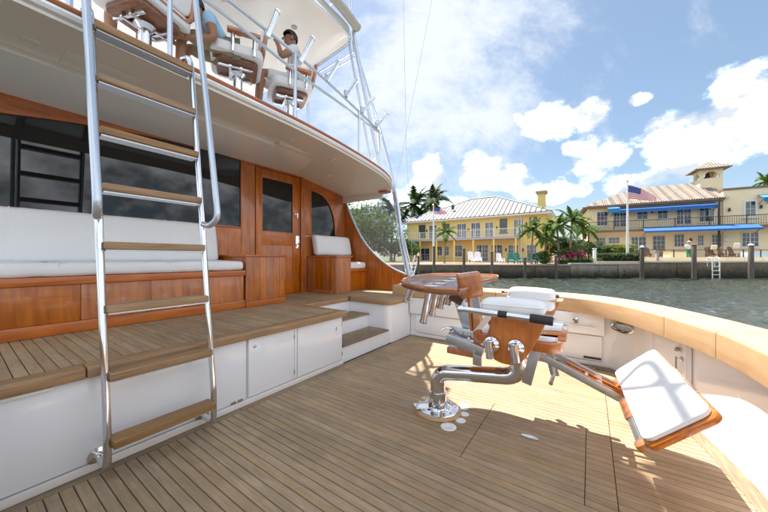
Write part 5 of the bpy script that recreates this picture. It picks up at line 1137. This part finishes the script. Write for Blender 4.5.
def leafy(name, cat, u, v0, v1, d, w, label, mat, seed, blobs=9, n=260, size=0.16, depth=1.0, ground=0.6, trunk=True, group=None, spots=None):
    rnd = random.Random(seed); top_ = at(u, v0, d).z; cx = at(u, v0, d).x; h = top_-ground
    o = thing(name, label, cat, (cx, d, ground), 0, group); mb = MB()
    for k in range(blobs):
        hz = rnd.uniform(0.42 if trunk else 0.15, 0.86)*h; ww = w*(1-0.5*abs(hz/h-0.55)); rr = rnd.uniform(0.22,0.38)*min(w,h)
        leafblob(mb, (rnd.uniform(-.5,.5)*ww*1.3, rnd.uniform(-.5,.5)*depth, min(hz, h-rr*0.8)), (rr*1.15, rr*depth, rr*0.85), n, size, rnd, 0)
    if spots:
        for k in range(7): leafblob(mb, (rnd.uniform(-.5,.5)*w, -depth*0.5+rnd.uniform(-.2,.1), rnd.uniform(.3,.75)*h), (0.3,0.25,0.25), 60, size*0.9, rnd, 1)
    put('crown', mb.mesh('crown', [mat] + ([spots] if spots else []), smooth=0, recalc=False), o)
    if trunk:
        tm_ = MB().tube([(0,0,-0.05),(0.1,0,h*0.3),(0.0,0,h*0.6)],[0.16,0.12,0.07],8)
        for k in range(4): tm_.tube([(0.05,0,h*0.35),(rnd.uniform(-.5,.5)*w*0.7,rnd.uniform(-.4,.4),h*rnd.uniform(.55,.8))],[0.07,0.02],6)
        put('trunk', tm_.mesh('trunk', bark), o)
    else:
        sm = MB()
        for k in range(6): sm.tube([(rnd.uniform(-.3,.3)*w,0,-0.03),(rnd.uniform(-.4,.4)*w,rnd.uniform(-.2,.2),h*0.6)],[0.03,0.01],5)
        put('stems', sm.mesh('stems', bark), o)
    return o
green1 = leafmat('bush_leaf', (0.03,0.07,0.012), (0.10,0.17,0.03)); green2 = leafmat('yellow_green_leaf', (0.14,0.19,0.02), (0.32,0.36,0.05)); green3 = leafmat('grey_green_leaf', (0.03,0.065,0.015), (0.10,0.16,0.04))
pink = leafmat('pink_blossom', (0.45,0.03,0.12), (0.62,0.10,0.22))
palm(414.5, 206, 48, 0.6, 'dark palm towering left of the yellow house roof', 4.2, 20, palm_dark, 1, 0.4, 0.2)
palm(432, 203, 52, 0.6, 'dark palm rising behind the left slope of the silver roof', 4.6, 20, palm_dark, 2, -0.3, 0.2)
palm(393, 213, 46, 0.6, 'dark palm behind the outrigger pole', 4.0, 18, palm_dark, 3, 0.3, 0.2)
palm(445.5, 235, 30, 0.6, 'small palm standing on the yellow house patio', 1.7, 16, palm_leaf, 4, 0.1, 0.07)
palm(533, 233, 27.0, 0.6, 'small bright palm before the right end of the yellow house', 1.7, 18, palm_leaf, 5, 0.15, 0.08)
palm(557, 228, 28.0, 0.6, 'palm just right of the yellow house corner', 2.0, 20, palm_leaf, 6, -0.2, 0.1)
palm(572, 223, 30.0, 0.6, 'tallest palm in the group between the two houses', 2.2, 20, palm_leaf, 7, 0.2, 0.1)
palm(584, 230, 33.0, 0.6, 'palm partly behind the left corner of the beige house', 2.1, 18, palm_leaf, 8, 0.2, 0.1)
palm(546, 238, 27.5, 0.6, 'short palm low in the group beside the yellow house', 1.7, 16, palm_leaf, 9, 0.1, 0.08)
palm(766, 183, 46, 0.9, 'palm crown peeking over the beige parapet at the right edge', 2.6, 16, palm_leaf, 10, 0.2, 0.14)
leafy('broadleaf_tree', 'tree', 371, 212, 0, 38, 5.5, 'pale grey-green tree seen through the clear side curtain', green3, 11, 13, 300, 0.19, 1.6, group='trees left of the yellow house')
leafy('broadleaf_tree', 'tree', 352, 200, 0, 48, 7.5, 'taller grey-green tree beside the cabin wing, partly hidden', green3, 12, 14, 320, 0.24, 2.0, group='trees left of the yellow house')
leafy('broadleaf_tree', 'tree', 394, 238, 0, 40, 4.5, 'low green tree behind the foot of the outrigger', green1, 13, 12, 340, 0.15, 1.5, group='trees left of the yellow house')
leafy('broadleaf_tree', 'tree', 330, 190, 0, 55, 10, 'tree mostly hidden behind the cabin', green1, 14, 12, 300, 0.25, 2.0, group='trees left of the yellow house')
leafy('broadleaf_tree', 'tree', 563, 236, 0, 35, 3.6, 'round green tree behind the palms between the houses', green1, 31, 12, 340, 0.13, 1.4)
leafy('broadleaf_tree', 'tree', 581, 240, 0, 34, 3.0, 'lower green tree left of the beige house corner', green1, 32, 10, 320, 0.13, 1.2)
leafy('shrub', 'shrub', 565, 249, 0, 26.6, 1.4, 'shrub with pink blossom between the palms', green1, 15, 7, 200, 0.07, 0.6, trunk=False, spots=pink)
leafy('shrub', 'shrub', 576, 247, 0, 26.8, 1.6, 'bushy green shrub with pink flowers left of the hedge', green1, 16, 8, 220, 0.07, 0.6, trunk=False, spots=pink)
leafy('shrub', 'shrub', 592, 242, 0, 28.0, 2.0, 'tall green shrub at the corner of the beige house', green1, 17, 9, 240, 0.08, 0.8, trunk=False, ground=0.9)
leafy('shrub', 'shrub', 546, 251, 0, 27.0, 1.5, 'dark green shrub beside the teal garden chairs', green1, 18, 8, 220, 0.07, 0.6, trunk=False)
leafy('shrub', 'shrub', 604, 246, 0, 27.6, 1.9, 'green shrub behind the clipped hedge', green1, 19, 8, 220, 0.08, 0.7, trunk=False, ground=0.9)
def hedge(label, u0, u1, v0, d, mat, seed, ground, depth=0.9):
    rnd = random.Random(seed); a, b = at(u0, v0, d), at(u1, v0, d); w = b.x-a.x; h = a.z-ground
    o = thing('hedge', label, 'hedge', ((a.x+b.x)/2, d, ground)); mb = MB()
    for _ in range(int(w*h*950)): 
        f = rnd.choice((0,0,1,2)); p = Vector((rnd.uniform(-.5,.5)*w, rnd.uniform(-.5,.5)*depth, rnd.uniform(0,1)*h))
        if f == 0: p.y = -depth/2+rnd.uniform(-.06,.08)
        elif f == 1: p.z = h*rnd.uniform(.92,1.04)
        q = Vector((rnd.gauss(0,1),rnd.gauss(0,1),rnd.gauss(0,1))).normalized(); r_ = q.orthogonal().normalized(); s_ = rnd.uniform(.04,.08); mb.add([p-q*s_, p+r_*s_*.6, p+q*s_, p-r_*s_*.6], [(0,1,2,3)])
    put('foliage', mb.mesh('foliage', mat, smooth=0, recalc=False), o)
    put('stems', MB().box(-w*0.46,w*0.46,-depth*0.3,depth*0.3,-0.02,h*0.8).mesh('stems', simple('hedge_core',(0.012,0.02,0.006),0.9)), o)
hedge('dark green clipped hedge on the bank under the flagpole', 598, 639, 253.5, 25.9, leafmat('hedge_leaf',(0.02,0.045,0.01),(0.06,0.10,0.02)), 20, 0.7)
hedge('bright yellow-green hedge behind the dark hedge', 608, 632, 244.5, 27.3, green2, 21, 0.85)
hedge('low green planting below the palms on the bank', 560, 597, 258.5, 26.0, green1, 22, 0.6)
for u, v in ((594.5,249),(657,252)):
    p = at(u, v, 25.6); o = thing('bollard_post', 'white square post left of the hedge' if u < 600 else 'grey square post on the terrace edge', 'post', (p.x,25.6,0.55))
    put('shaft', MB().box(-0.1,0.1,-0.1,0.1,0,p.z-0.55).mesh('shaft', wpaint if u < 600 else conc2, bevel=0.01), o); put('cap', MB().box(-0.13,0.13,-0.13,0.13,p.z-0.548,p.z-0.48).mesh('cap', wpaint if u < 600 else conc2, bevel=0.02), o)
# ---- terrace wall and furniture
tw2 = thing('terrace_wall', 'low beige terrace wall along the brown seawall', 'wall', (at(700,0,25.55).x,25.6,0.88))
for k in range(8): put('wall_panel', MB().box(-5.2+k*1.5,-5.2+k*1.5+1.46,-0.08,0.08,-0.02,0.34).mesh('wall_panel', beige, bevel=0.01), tw2)
tr_ = thing('terrace_railing', 'thin dark railing on the low terrace wall', 'railing', (at(700,0,25.55).x,25.6,1.22))
put('top_rail', MB().box(-5.2,6.8,-0.025,0.025,0.62,0.67).mesh('top_rail', iron), tr_)
for k in range(9): put('post', MB().box(-5.2+k*1.49,-5.14+k*1.49,-0.03,0.03,-0.02,0.62).mesh('post', iron), tr_)
def garden_chair(u, d, g, label, mat, group, rz=0.0, s=1.0):
    p = at(u, 260, d); o = thing('garden_chair', label, 'chair', (p.x,d,g), rz, group)
    put('seat', MB().obox((0,0,0.36*s),(0.3*s,0,0),(0,0.28*s,0.05*s),(0,0,0.02)).mesh('seat', mat), o)
    for k in range(5): put('back_slat', MB().obox((-0.24*s+0.12*s*k,0.36*s,0.74*s+0.04*(2-abs(k-2))),(0.05*s,0,0),(0,0.012,0),(0,0.12*s,0.36*s)).mesh('back_slat', mat), o)
    for sx in (-1,1):
        put('armrest', MB().obox((sx*0.33*s,0,0.56*s),(0.06*s,0,0),(0,0.34*s,0),(0,0,0.015)).mesh('armrest', mat), o)
        for y in (-0.26,0.26): put('leg', MB().box(sx*0.32*s-0.03,sx*0.32*s+0.03,y*s-0.03,y*s+0.03,0,0.55*s).mesh('leg', mat), o)
wch, teal, wick = simple('white_plastic',(0.78,0.78,0.78),0.5), simple('teal_plastic',(0.02,0.20,0.18),0.5), simple('brown_wicker',(0.14,0.085,0.05),0.8,0,0,0.3,30,0.8,60)
garden_chair(473, 27.5, 0.625, 'white garden chair left of the pair on the yellow house patio', wch, 'garden chairs on the yellow house patio', 0.3)
garden_chair(478, 28.2, 0.625, 'white garden chair partly behind the leftmost white one', wch, 'garden chairs on the yellow house patio', -0.2)
garden_chair(500.5, 27.2, 0.625, 'white garden chair standing alone right of a piling', wch, 'garden chairs on the yellow house patio', 0.1, 0.85)
for u, d, l in ((511,28.5,'leftmost teal garden chair on the patio'),(519,27.5,'teal garden chair second from the left'),(533,28.0,'teal garden chair behind the bright small palm'),(540,27.2,'rightmost teal garden chair beside the dark shrub')):
    garden_chair(u, d, 0.625, l, teal, 'garden chairs on the yellow house patio', random.uniform(-.5,.5), 0.9)
for u, d, l in ((651,29.0,'dark wicker chair farthest left on the terrace'),(666,28.6,'dark wicker chair left of the standing person'),(713,27.8,'wicker chair behind the dock ladder'),(726,27.4,'wicker chair right of the dock ladder'),(737,27.6,'wicker chair beside the blue-covered table')):
    garden_chair(u, d, 0.90, l, wick, 'wicker chairs on the terrace', random.uniform(-.6,.6), 1.15)
def pillow(u, v, d, label):
    p = at(u, v, d); o = put('scatter_cushion', MB().obox((0,0,0),(0.25,0,0),(0,0.06,0.02),(0,-0.04,0.22)).mesh('scatter_cushion', simple('cream_cloth',(0.6,0.52,0.4),0.9), bevel=0.05, seg=3), None, p); tag(o, label, 'cushion')
pillow(714, 247.5, 27.7, 'cream cushion on the wicker chair behind the dock ladder'); pillow(737, 245.5, 27.5, 'cream cushion on the wicker chair beside the table')
p = at(760, 262, 26.5); tb = thing('terrace_table', 'long table under a pale blue cloth at the right edge', 'table', (p.x,26.5,0.90))
put('table_top', MB().box(-1.2,1.3,-0.4,0.4,0.70,0.74).mesh('table_top', wch), tb)
put('table_cloth', MB().box(-1.22,1.32,-0.42,0.42,0.30,0.755).mesh('table_cloth', simple('pale_blue_cloth',(0.45,0.60,0.75),0.85,0,0,0.1,4), bevel=0.02), tb)
for sx in (-1.1, 1.2):
    for y in (-.35,.35): put('leg', MB().box(sx-0.03,sx+0.03,y-0.03,y+0.03,0,0.7).mesh('leg', iron), tb)
bx = at(688, 258, 27.0); o = thing('patio_counter', 'beige barbecue counter behind the standing person', 'counter', (at(675,0,27.2).x,27.2,0.90))
put('body', MB().box(-0.75,0.75,-0.35,0.35,0,0.85).mesh('body', beige, bevel=0.01), o); put('top', MB().box(-0.82,0.82,-0.42,0.42,0.852,0.92).mesh('top', conc, bevel=0.01), o)
P_st = dict(pelvis=(0,0,0.95), waist=(0,0,1.12), chest=(0,0.02,1.32), neck=(0,0.03,1.47), head=(0,0.05,1.62), shl=(-0.2,0.0,1.40), ell=(-0.27,0.05,1.12), wrl=(-0.2,0.25,1.02), shr=(0.2,0.0,1.40), elr=(0.28,0.05,1.12), wrr=(0.2,0.25,1.02),
            hpl=(-0.1,0,0.92), knl=(-0.11,0.03,0.5), anl=(-0.11,0,0.08), hpr=(0.1,0,0.92), knr=(0.12,0.03,0.5), anr=(0.12,0,0.08), long=True)
p = at(688.5, 258, 26.1); person((p.x,26.1,0.915), R(175), 'standing person in white shirt, white cap and green trousers on the terrace', P_st, SKIN, WHITEC, GREEN, HAIR, cap=WHITEC, sleeves=0.8)
# white gangway rail and a moored boat's bow rail left of the yellow house
p = at(408, 268, 24.2); o = thing('gangway', 'slanting white gangway rail at the left end of the far bank', 'gangway', (p.x,24.2,WZ-0.2))
for dx in (0.0, 0.32): put('rail', MB().tube([(dx,0,0),(dx+0.62,0.4,2.1)],0.05,8).mesh('rail', wpaint), o)
for k in range(6): put('rung', MB().tube([(0.1*k+0.03,0.065*k,0.34*k+0.1),(0.1*k+0.35,0.065*k,0.34*k+0.1)],0.03,6).mesh('rung', wpaint), o)
p = at(418.5, 268, 24.4); o = thing('mooring_post', 'white-topped slim mooring post beside the gangway', 'post', (p.x,24.4,WZ-1.0))
put('shaft', MB().lathe([(0.09,0),(0.08,2.6),(0.07,2.9)],n=12).mesh('shaft', pile_m), o); put('cap', MB().lathe([(0.1,2.85),(0.1,2.95),(0.01,3.1)],n=12).mesh('cap', wpaint), o)
